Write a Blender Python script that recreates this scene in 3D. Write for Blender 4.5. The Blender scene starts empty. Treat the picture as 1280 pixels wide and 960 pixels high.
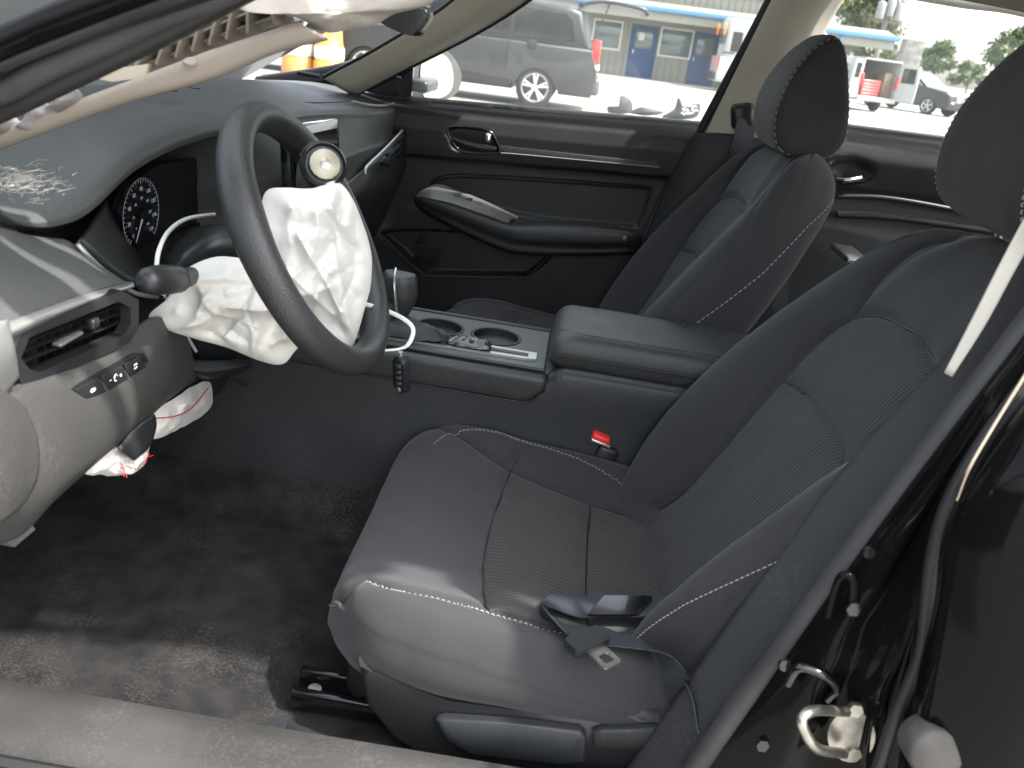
import bpy, bmesh, math, random
import numpy as np
from mathutils import Vector, Matrix, noise
from mathutils.geometry import delaunay_2d_cdt
random.seed(7); rng = np.random.default_rng(7)
S = bpy.context.scene; COL = S.collection
R_ = math.radians
# ------------------------------------------------------------------ camera
CF, CC = 1044.4, np.array([.122, 1.3746, 1.1611])
yaw, pit, rol = R_(1.72), R_(22.857), R_(8.791)
_fw = np.array([math.sin(yaw)*math.cos(pit), -math.cos(yaw)*math.cos(pit), -math.sin(pit)])
_r = np.cross(_fw, [0, 0, 1]); _r /= np.linalg.norm(_r); _u = np.cross(_r, _fw)
_R = math.cos(rol)*_r + math.sin(rol)*_u; _U = -math.sin(rol)*_r + math.cos(rol)*_u
cam = bpy.data.cameras.new('camera'); camo = bpy.data.objects.new('camera', cam); COL.objects.link(camo)
M = Matrix.Identity(4)
for k in range(3): M[k][0], M[k][1], M[k][2], M[k][3] = _R[k], _U[k], -_fw[k], CC[k]
camo.matrix_world = M
cam.sensor_width = 36; cam.lens = CF/1280*36; cam.clip_start = .02; cam.clip_end = 2000
cam.dof.use_dof = True; cam.dof.focus_distance = 1.35; cam.dof.aperture_fstop = 8
S.camera = camo; S.render.resolution_x = 1024; S.render.resolution_y = 768
def at(u, v, X=None, Y=None, Z=None):
    """a point measured in the photograph, put at its real place on a plane of the car"""
    d = _fw + (u-640)/CF*_R - (v-480)/CF*_U
    for k, c in enumerate((X, Y, Z)):
        if c is not None: return CC + d*(c-CC[k])/d[k]
# ------------------------------------------------------------------ light
SUN_EL, SUN_AZ = R_(58), R_(-76)      # azimuth measured from +Y (driver side) towards +X (front)
sd = np.array([math.sin(SUN_AZ)*math.cos(SUN_EL), math.cos(SUN_AZ)*math.cos(SUN_EL), math.sin(SUN_EL)])
W = bpy.data.worlds.new('World'); S.world = W; W.use_nodes = True
nt = W.node_tree; bg = nt.nodes['Background']
sky = nt.nodes.new('ShaderNodeTexSky'); sky.sky_type = 'NISHITA'; sky.sun_disc = False
sky.sun_elevation = SUN_EL; sky.sun_rotation = math.atan2(sd[0], sd[1])
sky.air_density = 1.2; sky.dust_density = 3.5; sky.ozone_density = 1.0
hsv = nt.nodes.new('ShaderNodeHueSaturation'); hsv.inputs['Saturation'].default_value = .38      # hazy, whitened sky
nt.links.new(sky.outputs[0], hsv.inputs['Color']); nt.links.new(hsv.outputs[0], bg.inputs[0]); bg.inputs[1].default_value = .15
sl = bpy.data.lights.new('sun', 'SUN'); sl.energy = 2.0; sl.angle = R_(1.4); sl.color = (1, .975, .94)
slo = bpy.data.objects.new('sun', sl); COL.objects.link(slo); slo.location = (3, 6, 12)
slo.rotation_euler = Vector(sd).to_track_quat('Z', 'Y').to_euler()
S.view_settings.view_transform = 'Standard'; S.view_settings.look = 'None'
S.view_settings.exposure = 2.5; S.view_settings.gamma = 1; S.view_settings.use_curve_mapping = False
# ------------------------------------------------------------------ materials
MATS = {}
def mat(name, col, rough=.5, metal=0, bump=0, bscale=300, var=0, vscale=8, coat=0, spec=.5, sheen=0, kind=None, rib=None, col2=None, dust=0):
    if name in MATS: return MATS[name]
    m = bpy.data.materials.new(name); m.use_nodes = True; t = m.node_tree; n = t.nodes; p = n['Principled BSDF']
    p.inputs['Base Color'].default_value = (*col, 1); p.inputs['Roughness'].default_value = rough
    p.inputs['Metallic'].default_value = metal; p.inputs['Specular IOR Level'].default_value = spec
    p.inputs['Coat Weight'].default_value = coat; p.inputs['Coat Roughness'].default_value = .04
    if sheen:
        p.inputs['Sheen Weight'].default_value = sheen; p.inputs['Sheen Roughness'].default_value = .5
    tc = n.new('ShaderNodeTexCoord'); L = t.links
    colsock = None
    if var or col2:
        nz = n.new('ShaderNodeTexNoise'); nz.inputs['Scale'].default_value = vscale; nz.inputs['Detail'].default_value = 6
        L.new(tc.outputs['Object'], nz.inputs['Vector'])
        cr = n.new('ShaderNodeValToRGB'); L.new(nz.outputs['Fac'], cr.inputs[0])
        a = [c*(1-var) for c in col]; b = list(col2) if col2 else [min(1, c*(1+var)) for c in col]
        cr.color_ramp.elements[0].position = .33; cr.color_ramp.elements[1].position = .68
        cr.color_ramp.elements[0].color = (*a, 1); cr.color_ramp.elements[1].color = (*b, 1)
        colsock = cr.outputs[0]
    if dust:
        nz = n.new('ShaderNodeTexNoise'); nz.inputs['Scale'].default_value = 260; nz.inputs['Detail'].default_value = 2
        n2 = n.new('ShaderNodeTexNoise'); n2.inputs['Scale'].default_value = 9; n2.inputs['Detail'].default_value = 5
        L.new(tc.outputs['Object'], nz.inputs['Vector']); L.new(tc.outputs['Object'], n2.inputs['Vector'])
        mu = n.new('ShaderNodeMath'); mu.operation = 'MULTIPLY'; L.new(nz.outputs['Fac'], mu.inputs[0]); L.new(n2.outputs['Fac'], mu.inputs[1])
        mr = n.new('ShaderNodeMapRange'); mr.inputs[1].default_value = .27; mr.inputs[2].default_value = .46; mr.inputs[4].default_value = dust
        L.new(mu.outputs[0], mr.inputs[0])
        mx = n.new('ShaderNodeMix'); mx.data_type = 'RGBA'; L.new(mr.outputs[0], mx.inputs[0])
        if colsock: L.new(colsock, mx.inputs[6])
        else: mx.inputs[6].default_value = (*col, 1)
        mx.inputs[7].default_value = (.42, .38, .32, 1); colsock = mx.outputs[2]
        ra = n.new('ShaderNodeMath'); ra.operation = 'MULTIPLY_ADD'; ra.inputs[1].default_value = .35; ra.inputs[2].default_value = rough-.08
        L.new(n2.outputs['Fac'], ra.inputs[0]); L.new(ra.outputs[0], p.inputs['Roughness'])
    hs = None
    if rib:      # (axis vector, period in metres): woven ribs
        ax, per = rib
        dp = n.new('ShaderNodeVectorMath'); dp.operation = 'DOT_PRODUCT'; dp.inputs[1].default_value = ax
        L.new(tc.outputs['Object'], dp.inputs[0])
        nz = n.new('ShaderNodeTexNoise'); nz.inputs['Scale'].default_value = 420; L.new(tc.outputs['Object'], nz.inputs['Vector'])
        ma = n.new('ShaderNodeMath'); ma.operation = 'MULTIPLY_ADD'; ma.inputs[1].default_value = 2*math.pi/per
        mb = n.new('ShaderNodeMath'); mb.operation = 'MULTIPLY'; mb.inputs[1].default_value = 3.2
        L.new(nz.outputs['Fac'], mb.inputs[0]); L.new(dp.outputs['Value'], ma.inputs[0]); L.new(mb.outputs[0], ma.inputs[2])
        sn = n.new('ShaderNodeMath'); sn.operation = 'SINE'; L.new(ma.outputs[0], sn.inputs[0])
        mr = n.new('ShaderNodeMapRange'); mr.inputs[1].default_value = -1; L.new(sn.outputs[0], mr.inputs[0])
        mx = n.new('ShaderNodeMix'); mx.data_type = 'RGBA'; L.new(mr.outputs[0], mx.inputs[0])
        mx.inputs[6].default_value = (*[c*.66 for c in col], 1); mx.inputs[7].default_value = (*[c*1.12 for c in col], 1)
        colsock = mx.outputs[2]; hs = mr.outputs[0]
    if colsock: L.new(colsock, p.inputs['Base Color'])
    if bump or rib:
        bn = n.new('ShaderNodeBump'); bn.inputs['Distance'].default_value = .001; bn.inputs['Strength'].default_value = bump or .3
        if hs is None:
            if kind == 'leather':
                vz = n.new('ShaderNodeTexVoronoi'); vz.inputs['Scale'].default_value = bscale; hs = vz.outputs['Distance']
            else:
                vz = n.new('ShaderNodeTexNoise'); vz.inputs['Scale'].default_value = bscale; vz.inputs['Detail'].default_value = 4; hs = vz.outputs['Fac']
            L.new(tc.outputs['Object'], vz.inputs['Vector'])
        L.new(hs, bn.inputs['Height']); L.new(bn.outputs[0], p.inputs['Normal'])
    MATS[name] = m; return m
def glassmat(name, dust=.12, tint=(1, 1, 1), rough=0.0, smear=.5):
    if name in MATS: return MATS[name]
    m = bpy.data.materials.new(name); m.use_nodes = True; t = m.node_tree; n = t.nodes; L = t.links
    n.remove(n['Principled BSDF']); out = n['Material Output']
    tr = n.new('ShaderNodeBsdfTransparent'); tr.inputs[0].default_value = (*tint, 1)
    gl = n.new('ShaderNodeBsdfGlossy'); gl.inputs['Roughness'].default_value = .01
    fr = n.new('ShaderNodeFresnel'); fr.inputs[0].default_value = 1.45
    a = n.new('ShaderNodeMixShader'); L.new(fr.outputs[0], a.inputs[0]); L.new(tr.outputs[0], a.inputs[1]); L.new(gl.outputs[0], a.inputs[2])
    df = n.new('ShaderNodeBsdfTranslucent'); df.inputs[0].default_value = (.75, .78, .72, 1)
    d2 = n.new('ShaderNodeBsdfDiffuse'); d2.inputs[0].default_value = (.7, .72, .66, 1)
    dm = n.new('ShaderNodeMixShader'); L.new(df.outputs[0], dm.inputs[1]); L.new(d2.outputs[0], dm.inputs[2])
    tc = n.new('ShaderNodeTexCoord'); nz = n.new('ShaderNodeTexNoise'); nz.inputs['Scale'].default_value = 6; nz.inputs['Detail'].default_value = 8
    L.new(tc.outputs['Object'], nz.inputs['Vector'])
    n3 = n.new('ShaderNodeTexNoise'); n3.inputs['Scale'].default_value = 420; n3.inputs['Detail'].default_value = 1; L.new(tc.outputs['Object'], n3.inputs['Vector'])
    m3 = n.new('ShaderNodeMapRange'); m3.inputs[1].default_value = .66; m3.inputs[2].default_value = .74; m3.inputs[4].default_value = dust*1.4; L.new(n3.outputs['Fac'], m3.inputs[0])
    mr = n.new('ShaderNodeMapRange'); mr.inputs[1].default_value = .25; mr.inputs[2].default_value = .75
    mr.inputs[3].default_value = dust*(1-smear); mr.inputs[4].default_value = dust*(1+smear); L.new(nz.outputs['Fac'], mr.inputs[0])
    ad = n.new('ShaderNodeMath'); L.new(mr.outputs[0], ad.inputs[0]); L.new(m3.outputs[0], ad.inputs[1])
    b = n.new('ShaderNodeMixShader'); L.new(ad.outputs[0], b.inputs[0]); L.new(a.outputs[0], b.inputs[1]); L.new(dm.outputs[0], b.inputs[2])
    L.new(b.outputs[0], out.inputs[0]); MATS[name] = m; return m
def emit(name, col, st):
    m = bpy.data.materials.new(name); m.use_nodes = True; p = m.node_tree.nodes['Principled BSDF']
    p.inputs['Base Color'].default_value = (*col, 1); p.inputs['Emission Color'].default_value = (*col, 1); p.inputs['Emission Strength'].default_value = st
    return m
FAB = mat('seat_fabric', (.029, .0288, .0308), .92, bump=.35, bscale=900, var=.14, vscale=5, sheen=.12)
FABB = mat('bolster_fabric', (.0225, .0222, .0238), .88, bump=.3, bscale=1100, var=.16, vscale=4, sheen=.12)
RIB = mat('ribbed_fabric', (.034, .033, .0305), .95, bump=.9, rib=((0, 1, 0), .0075), sheen=.1)
HRM = mat('headrest_fabric', (.026, .026, .028), .85, bump=.4, bscale=700, var=.15, vscale=8, sheen=.08)
PL = mat('dark_plastic', (.0145, .0162, .0178), .42, bump=.22, bscale=650, var=.15, vscale=6, dust=.035)
PLS = mat('smooth_plastic', (.0155, .0165, .0175), .38, bump=.1, bscale=500, var=.12, vscale=8)
DASH = mat('dash_plastic', (.055, .0580, .0568), .52, bump=.3, bscale=520, kind='leather', dust=.05)
DASHW = mat('brown_plastic', (.038, .0368, .035), .52, bump=.3, bscale=600, kind='leather', dust=.07)
LEA = mat('grained_leather', (.026, .027, .027), .44, bump=.35, bscale=420, kind='leather')
ARM = mat('armrest_vinyl', (.031, .0325, .032), .42, bump=.25, bscale=500, kind='leather', dust=.07)
BEI = mat('beige_plastic', (.52, .495, .41), .6, bump=.2, bscale=500, var=.06)
BEB = mat('brown_beige_plastic', (.225, .190, .155), .55, bump=.12, bscale=400, var=.1)
SIL = mat('silver_trim', (.55, .55, .53), .32, metal=.85, bump=.05, bscale=400)
CHR = mat('chrome', (.8, .8, .8), .14, metal=1)
ZINC = mat('zinc_plated_steel', (.42, .40, .36), .35, metal=.95, var=.3, vscale=60)
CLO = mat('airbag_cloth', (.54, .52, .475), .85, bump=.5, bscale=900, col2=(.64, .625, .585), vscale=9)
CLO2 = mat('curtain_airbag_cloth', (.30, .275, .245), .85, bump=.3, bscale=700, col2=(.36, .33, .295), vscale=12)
RUB = mat('black_rubber', (.012, .012, .012), .55, bump=.15, bscale=400)
RUBB = mat('worn_rubber_seal', (.034, .033, .0335), .6, bump=.25, bscale=300, var=.25, vscale=12)
BLK = mat('deep_black', (.006, .006, .006), .5)
GLO = mat('gloss_black', (.006, .006, .007), .12, coat=.6)
PAINT = mat('black_car_paint', (.005, .0048, .0048), .09, coat=0, spec=.09)
CARP = mat('carpet', (.0115, .0115, .0122), 1.0, bump=1.0, bscale=450, col2=(.027, .026, .025), vscale=22, sheen=.03, dust=.06, spec=.08)
SILLM = mat('sill_plastic', (.026, .025, .0235), .6, bump=.3, bscale=260, var=.35, vscale=7, dust=.05)
WEB = mat('belt_webbing', (.030, .033, .043), .55, bump=.5, rib=((.6, .6, .5), .0022))
WHITE = mat('white_plastic', (.75, .75, .72), .45)
GREY = mat('grey_switch_plate', (.16, .165, .15), .38, metal=.35, bump=.1, bscale=500)
RED = mat('red_plastic', (.75, .035, .02), .4)
THR = mat('seat_thread', (.30, .29, .275), .7)
PRINT = mat('white_print', (.8, .8, .8), .6)
# ------------------------------------------------------------------ building blocks
BASE = {}
def tag(o, label=None, cat=None, group=None, kind=None):
    if label: o['label'] = label
    if cat: o['category'] = cat
    if group: o['group'] = group
    if kind: o['kind'] = kind
    return o
def thing(name, loc, label, cat, group=None):
    o = bpy.data.objects.new(name, None); COL.objects.link(o); o.location = tuple(float(c) for c in loc); o.empty_display_size = .05
    BASE[o] = np.array(loc, float); return tag(o, label, cat, group)
def raw(name, V, F, m, smooth=True, ang=None):
    me = bpy.data.meshes.new(name); me.from_pydata([tuple(map(float, v)) for v in V], [], [tuple(map(int, f)) for f in F]); me.validate(); me.update()
    for mm in (m if isinstance(m, (list, tuple)) else [m]): me.materials.append(mm)
    bm = bmesh.new(); bm.from_mesh(me); bmesh.ops.recalc_face_normals(bm, faces=bm.faces)
    if smooth:
        for f in bm.faces: f.smooth = True
        a = R_(ang if ang else 50)
        for e in bm.edges:
            if len(e.link_faces) == 2 and e.calc_face_angle(0) > a: e.smooth = False
    bm.to_mesh(me); bm.free(); return me
def mk(name, V, F, m, parent=None, smooth=True, ang=None, kind=None, thick=0, off=-1):
    V = np.asarray(V, float)
    if parent is None: b = np.array([V[:, 0].mean(), V[:, 1].mean(), V[:, 2].min()])
    else: b = BASE[parent]
    me = raw(name, V-b, F, m, smooth, ang)
    o = bpy.data.objects.new(name, me); COL.objects.link(o); BASE[o] = b
    if parent is None: o.location = tuple(b)
    else: o.parent = parent
    if kind: o['kind'] = kind
    if thick:
        md = o.modifiers.new('thickness', 'SOLIDIFY'); md.thickness = thick; md.offset = off
    return o
def join(*ms):
    V, F, k = [], [], 0
    for v, f in ms:
        V.extend([tuple(map(float, q)) for q in v]); F.extend([tuple(i+k for i in q) for q in f]); k += len(v)
    return V, F
def cr(P, n, closed=False):
    P = np.asarray(P, float); m = len(P)
    if closed: Q = np.concatenate([P[-1:], P, P[:2]]); seg = m
    else: Q = np.concatenate([[2*P[0]-P[1]], P, [2*P[-1]-P[-2]]]); seg = m-1
    t = np.linspace(0, seg, n, endpoint=not closed); i = np.minimum(t.astype(int), seg-1); x = (t-i).reshape(-1, *([1]*(P.ndim-1)))
    a, b, c, d = Q[i], Q[i+1], Q[i+2], Q[i+3]
    return .5*(2*b + (c-a)*x + (2*a-5*b+4*c-d)*x**2 + (3*b-a-3*c+d)*x**3)
def lin(P, n):
    P = np.asarray(P, float); s = np.concatenate([[0], np.cumsum(np.linalg.norm(np.diff(P, axis=0), axis=1))]); t = np.linspace(0, s[-1], n)
    return np.stack([np.interp(t, s, P[:, k]) for k in range(P.shape[1])], 1)
def gridF(m, n, cu=False, cv=False):
    F = []
    for i in range(m if cu else m-1):
        for j in range(n if cv else n-1):
            F.append((i*n+j, ((i+1) % m)*n+j, ((i+1) % m)*n+(j+1) % n, i*n+(j+1) % n))
    return F
def patch(ctrl, M_, N_, lu=False, lv=False):
    A = np.asarray(ctrl, float)                    # m x k x 3
    A = cr(A, M_); A = np.swapaxes(cr(np.swapaxes(A, 0, 1), N_), 0, 1)
    return A.reshape(-1, 3), gridF(M_, N_)
def tube(P, r, n=10, closed=False, m=None, flat=None, updir=None):
    """round or oval (flat=(a,b)) sweep along P"""
    P = np.asarray(P, float)
    if m:
        if np.ndim(r): r = np.interp(np.linspace(0, len(P)-1, m), range(len(P)), r)
        P = cr(P, m, closed)
    k = len(P); r = np.broadcast_to(np.asarray(r, float), (k,))
    if closed: T = np.roll(P, -1, 0)-np.roll(P, 1, 0)
    else: T = np.gradient(P, axis=0)
    T /= np.linalg.norm(T, axis=1)[:, None]+1e-12
    up = np.array(updir if updir is not None else ([0, 0, 1] if abs(T[0][2]) < .9 else [1, 0, 0]), float)
    V = []; a, b = flat or (1, 1); prev = None
    for i in range(k):
        u0 = up if (updir is not None or prev is None) else prev
        x = np.cross(T[i], u0); x /= np.linalg.norm(x)+1e-12; y = np.cross(x, T[i]); prev = y
        for j in range(n):
            w = 2*math.pi*j/n; V.append(P[i]+r[i]*(a*math.cos(w)*x+b*math.sin(w)*y))
    F = gridF(k, n, closed, True)
    if not closed: F += [tuple(range(n))[::-1], tuple(range((k-1)*n, k*n))]
    return V, F
def disc(c, nrm, r, n=20, h=0.004, up=(0, 0, 1), prof=None):
    """lathe about axis nrm; prof = [(radius, height)]"""
    nrm = np.array(nrm, float); nrm /= np.linalg.norm(nrm)
    x = np.cross(nrm, up); 
    if np.linalg.norm(x) < 1e-3: x = np.cross(nrm, [1, 0, 0])
    x /= np.linalg.norm(x); y = np.cross(nrm, x); prof = prof or [(0, 0), (r, 0), (r, h*.7), (r*.94, h), (0, h)]
    V = []; c = np.array(c, float)
    for (q, h_) in prof:
        for j in range(n):
            w = 2*math.pi*j/n; V.append(c+max(q, 1e-5)*(math.cos(w)*x+math.sin(w)*y)+h_*nrm)
    return V, gridF(len(prof), n, False, True)
def rbox(c, s, bev=.005, rot=None, seg=2):
    bm = bmesh.new(); bmesh.ops.create_cube(bm, size=1)
    bmesh.ops.scale(bm, vec=s, verts=bm.verts)
    bmesh.ops.bevel(bm, geom=bm.edges[:], offset=min(bev, min(s)*.49), segments=seg, profile=.5, affect='EDGES')
    Mx = Matrix.Translation(Vector([float(q) for q in c])) @ (rot.to_4x4() if rot else Matrix.Identity(4))
    bmesh.ops.transform(bm, matrix=Mx, verts=bm.verts); bm.verts.index_update()
    V = [tuple(v.co) for v in bm.verts]; F = [tuple(v.index for v in f.verts) for f in bm.faces]; bm.free(); return V, F
def frame(o, ex, ey):
    ex = np.array(ex, float); ex /= np.linalg.norm(ex); ey = np.array(ey, float); ey -= ex*(ey@ex); ey /= np.linalg.norm(ey)
    return np.array(o, float), ex, ey, np.cross(ex, ey)
def prism(poly, fr, d, bev=0, seg=2, taper=1.0):
    """polygon in frame plane, extruded d along the frame normal, outer edge bevelled"""
    o, ex, ey, ez = fr; P = np.asarray(poly, float); cen = P.mean(0)
    bm = bmesh.new(); a = [bm.verts.new(o+p[0]*ex+p[1]*ey) for p in P]
    Q = cen+(P-cen)*taper; b = [bm.verts.new(o+p[0]*ex+p[1]*ey+d*ez) for p in Q]
    n = len(P); bm.faces.new(a[::-1]); top = bm.faces.new(b)
    for i in range(n): bm.faces.new((a[i], a[(i+1) % n], b[(i+1) % n], b[i]))
    if bev:
        bmesh.ops.bevel(bm, geom=list(top.edges), offset=bev, segments=seg, profile=.5, affect='EDGES')
    bmesh.ops.triangulate(bm, faces=[f for f in bm.faces if len(f.verts) > 4])
    bm.verts.index_update(); V = [tuple(v.co) for v in bm.verts]; F = [tuple(v.index for v in f.verts) for f in bm.faces]; bm.free(); return V, F
def plate(poly, holes, fr, d):
    """flat plate with holes, thickness d along the frame normal"""
    o, ex, ey, ez = fr; loops = [list(poly)]+[list(h) for h in holes]
    pts, edges, k = [], [], 0
    for lp in loops:
        n = len(lp); pts += [Vector((float(p[0]), float(p[1]))) for p in lp]; edges += [(k+i, k+(i+1) % n) for i in range(n)]; k += n
    v2, e2, f2, _, _, _ = delaunay_2d_cdt(pts, edges, [], 0, 1e-6)
    def inside(q, lp):
        c = False; n = len(lp)
        for i in range(n):
            (x1, y1), (x2, y2) = lp[i][:2], lp[(i+1) % n][:2]
            if (y1 > q[1]) != (y2 > q[1]) and q[0] < (x2-x1)*(q[1]-y1)/(y2-y1)+x1: c = not c
        return c
    keep = []
    for f in f2:
        q = sum((v2[i] for i in f), Vector((0, 0)))/len(f)
        if inside(q, loops[0]) and not any(inside(q, h) for h in loops[1:]): keep.append(tuple(f))
    n = len(v2); V = [o+p[0]*ex+p[1]*ey for p in v2]+[o+p[0]*ex+p[1]*ey+d*ez for p in v2]
    F = [f[::-1] for f in keep]+[tuple(i+n for i in f) for f in keep]
    ec = {}
    for f in keep:
        for i in range(len(f)):
            a, b = f[i], f[(i+1) % len(f)]; ec[(a, b)] = 1
    for (a, b) in ec:
        if (b, a) not in ec: F.append((a, b, b+n, a+n))
    return V, F
def rrect(w, h, r, n=5, cx=0, cy=0):
    P = []
    for (sx, sy, a0) in ((1, 1, 0), (-1, 1, 90), (-1, -1, 180), (1, -1, 270)):
        for k in range(n):
            a = R_(a0+90*k/(n-1)); P.append((cx+sx*(w/2-r)+r*math.cos(a), cy+sy*(h/2-r)+r*math.sin(a)))
    return P
def onp(fr, L):
    o, ex, ey, ez = fr; out = []
    for u, v in L:
        d = _fw + (u-640)/CF*_R - (v-480)/CF*_U; p = CC+d*((o-CC)@ez)/(d@ez); out.append(((p-o)@ex, (p-o)@ey))
    return out
def circ(r, n=28, cx=0, cy=0, ry=None):
    return [(cx+r*math.cos(2*math.pi*k/n), cy+(ry or r)*math.sin(2*math.pi*k/n)) for k in range(n)]
def sdpoly(P, poly):
    """signed distance to polygon, negative inside; P Nx2"""
    P = np.asarray(P, float); poly = np.asarray(poly, float); n = len(poly); d = np.full(len(P), 1e9); ins = np.zeros(len(P), bool)
    for i in range(n):
        a, b = poly[i], poly[(i+1) % n]; e = b-a; w = P-a
        t = np.clip((w@e)/(e@e+1e-15), 0, 1); d = np.minimum(d, np.linalg.norm(w-t[:, None]*e, axis=1))
        c = ((a[1] > P[:, 1]) != (b[1] > P[:, 1])) & (P[:, 0] < (b[0]-a[0])*(P[:, 1]-a[1])/((b[1]-a[1]) if b[1] != a[1] else 1e-12)+a[0])
        ins ^= c
    return np.where(ins, -d, d)
def sstep(x, a, b):
    t = np.clip((x-a)/(b-a), 0, 1); return t*t*(3-2*t)
def ribbon(P, wv, th=.0012, m=None):
    P = np.asarray(P, float); wv = np.asarray(wv, float)
    if wv.ndim == 1: wv = np.repeat(wv[None], len(P), 0)
    if m: P = cr(P, m); wv = cr(wv, m)
    T = np.gradient(P, axis=0); N = np.cross(T, wv); N /= np.linalg.norm(N, axis=1)[:, None]+1e-12
    V = []
    for i in range(len(P)): V += [P[i]-wv[i]/2+N[i]*th, P[i]+wv[i]/2+N[i]*th, P[i]+wv[i]/2-N[i]*th, P[i]-wv[i]/2-N[i]*th]
    k = len(P); return V, gridF(k, 4, False, True)+[(3, 2, 1, 0), (k*4-4, k*4-3, k*4-2, k*4-1)]
def dashes(P, N, L=.0042, gap=.0026, r=.0007, lift=.0012):
    """row of stitches along P lifted along normals N"""
    P = np.asarray(P, float); s = np.concatenate([[0], np.cumsum(np.linalg.norm(np.diff(P, axis=0), axis=1))])
    N = np.asarray(N, float); N = np.repeat(N[None], len(P), 0) if N.ndim == 1 else N
    def ev(q): return np.array([np.interp(q, s, P[:, k]) for k in range(3)]), np.array([np.interp(q, s, N[:, k]) for k in range(3)])
    ms = []; q = 0
    while q+L < s[-1]:
        a, na = ev(q); c, nc = ev(q+L); b, nb = ev(q+L/2)
        ms.append(tube([a-na*r, b+nb*lift, c-nc*r], r, 5)); q += L+gap
    return join(*ms)
def pillow(outline, nrm, bf, bb, rings=26, n=120, folds=(), amp=.01, sc=18, seed=0, ridged=.5, creases=0, pinch=None, ch=.010):
    """closed soft cloth bag over an outline; front bulge bf, back bulge bb, along nrm; folds = [(p, q, height, width)]"""
    O = cr(outline, n, True); c = O.mean(0); nrm = np.array(nrm, float); nrm /= np.linalg.norm(nrm)
    V = []; F = []; CL = []
    if creases:
        rg = random.Random(seed*31+creases); size = np.linalg.norm(O-c, axis=1).mean()
        for _ in range(creases):
            s0 = np.array(pinch)+np.array([rg.gauss(0, .012) for _ in range(3)]) if (pinch is not None and rg.random() < .6) else c+(O[rg.randrange(n)]-c)*rg.uniform(.1, .9)
            s1 = c+(O[rg.randrange(n)]-c)*rg.uniform(.45, 1.0); mid = (s0+s1)/2+np.array([rg.gauss(0, .12) for _ in range(3)])*np.linalg.norm(s1-s0)
            CL.append((np.array([s0, mid, s1]), rg.choice((1, 1, -.8))*ch*rg.uniform(.4, 1.1), rg.uniform(.006, .013)))
    def tent(q):
        t_ = 0
        for P_, h_, w_ in CL:
            best = 9
            for a, b in ((P_[0], P_[1]), (P_[1], P_[2])):
                e = b-a; s_ = min(1, max(0, (q-a)@e/(e@e+1e-12))); d_ = q-a-s_*e; d_ = d_-nrm*(d_@nrm); best = min(best, math.sqrt(d_@d_))
            t_ += h_*math.exp(-best/w_)
        return t_
    def pt(k, i, sgn, bulge):
        r = k/rings; q = c+(O[i]-c)*r
        h = bulge*max(0, 1-r**2.2)**.62
        p = Vector(q*sc+seed*7.1); f = 0
        w_ = noise.noise_vector(p*.35)*.55
        for s_, a_ in ((.42, 1.5), (.95, .75), (2.1, .30)):
            dv = noise.voronoi((p+w_)*s_)[0]; f += a_*(min(.55, dv[1]-dv[0])-.2)*2*ridged
        f += noise.noise(p*1.1+Vector((3, 1, 7)))*.5 + noise.noise(p*4.7)*.12
        f2 = sum(hh*math.exp(-(np.linalg.norm(np.cross(q-a, (b-a)/np.linalg.norm(b-a)))/w)**2)*(1 if -.15 < (q-a)@(b-a)/((b-a)@(b-a)) < 1.15 else 0) for a, b, hh, w in folds) if sgn > 0 else 0
        if CL: f2 += tent(q)*(1 if sgn > 0 else -.6)
        lat = noise.noise_vector(Vector(q*sc*1.1+seed*3.3))
        return q+nrm*(sgn*h+(amp*f*sgn+f2)*(min(1, 2.6*(1-r))+.12))+np.array(lat)*amp*.55*min(1, (r*1.3))
    for sgn, bulge in ((1, bf), (-1, bb)):
        base = len(V); V.append(pt(0, 0, sgn, bulge))
        for k in range(1, rings+1):
            for i in range(n): V.append(pt(k, i, sgn if k < rings else 1, bulge))
        for i in range(n):
            F.append((base, base+1+i, base+1+(i+1) % n))
        for k in range(rings-1):
            for i in range(n):
                a = base+1+k*n+i; b = base+1+k*n+(i+1) % n; F.append((a, a+n, b+n, b))
    return V, F
def text3d(s, fr, size, m, parent, name='lettering', depth=.0003, align='CENTER', kind=None):
    cu = bpy.data.curves.new('t', 'FONT'); cu.body = s; cu.size = size; cu.align_x = align; cu.align_y = 'CENTER'; cu.extrude = depth; cu.resolution_u = 2
    ob = bpy.data.objects.new('t', cu); COL.objects.link(ob); dg = bpy.context.evaluated_depsgraph_get(); me = ob.evaluated_get(dg).to_mesh()
    o, ex, ey, ez = fr; V = [o+v.co.x*ex+v.co.y*ey+v.co.z*ez for v in me.vertices]; F = [tuple(p.vertices) for p in me.polygons]
    ob.evaluated_get(dg).to_mesh_clear(); bpy.data.objects.remove(ob); bpy.data.curves.remove(cu)
    if parent is None: return V, F
    return mk(name, V, F, m, parent, smooth=False)
# ------------------------------------------------------------------ car shell
car = thing('sedan', (0, 0, -.08), 'black sedan seen through its open front doorway, dark cabin with burst white airbags', 'car')
def extr(prof, x0, x1, n, name, m, parent=car, bend=None, ang=None, closed=False):
    X = np.linspace(x0, x1, n); V = []
    for x in X:
        for (y, z) in prof:
            dy, dz = bend(x) if bend else (0, 0); V.append((x, y+dy, z+dz))
    return mk(name, V, gridF(n, len(prof), False, closed), m, parent, ang=ang or 35)
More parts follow.
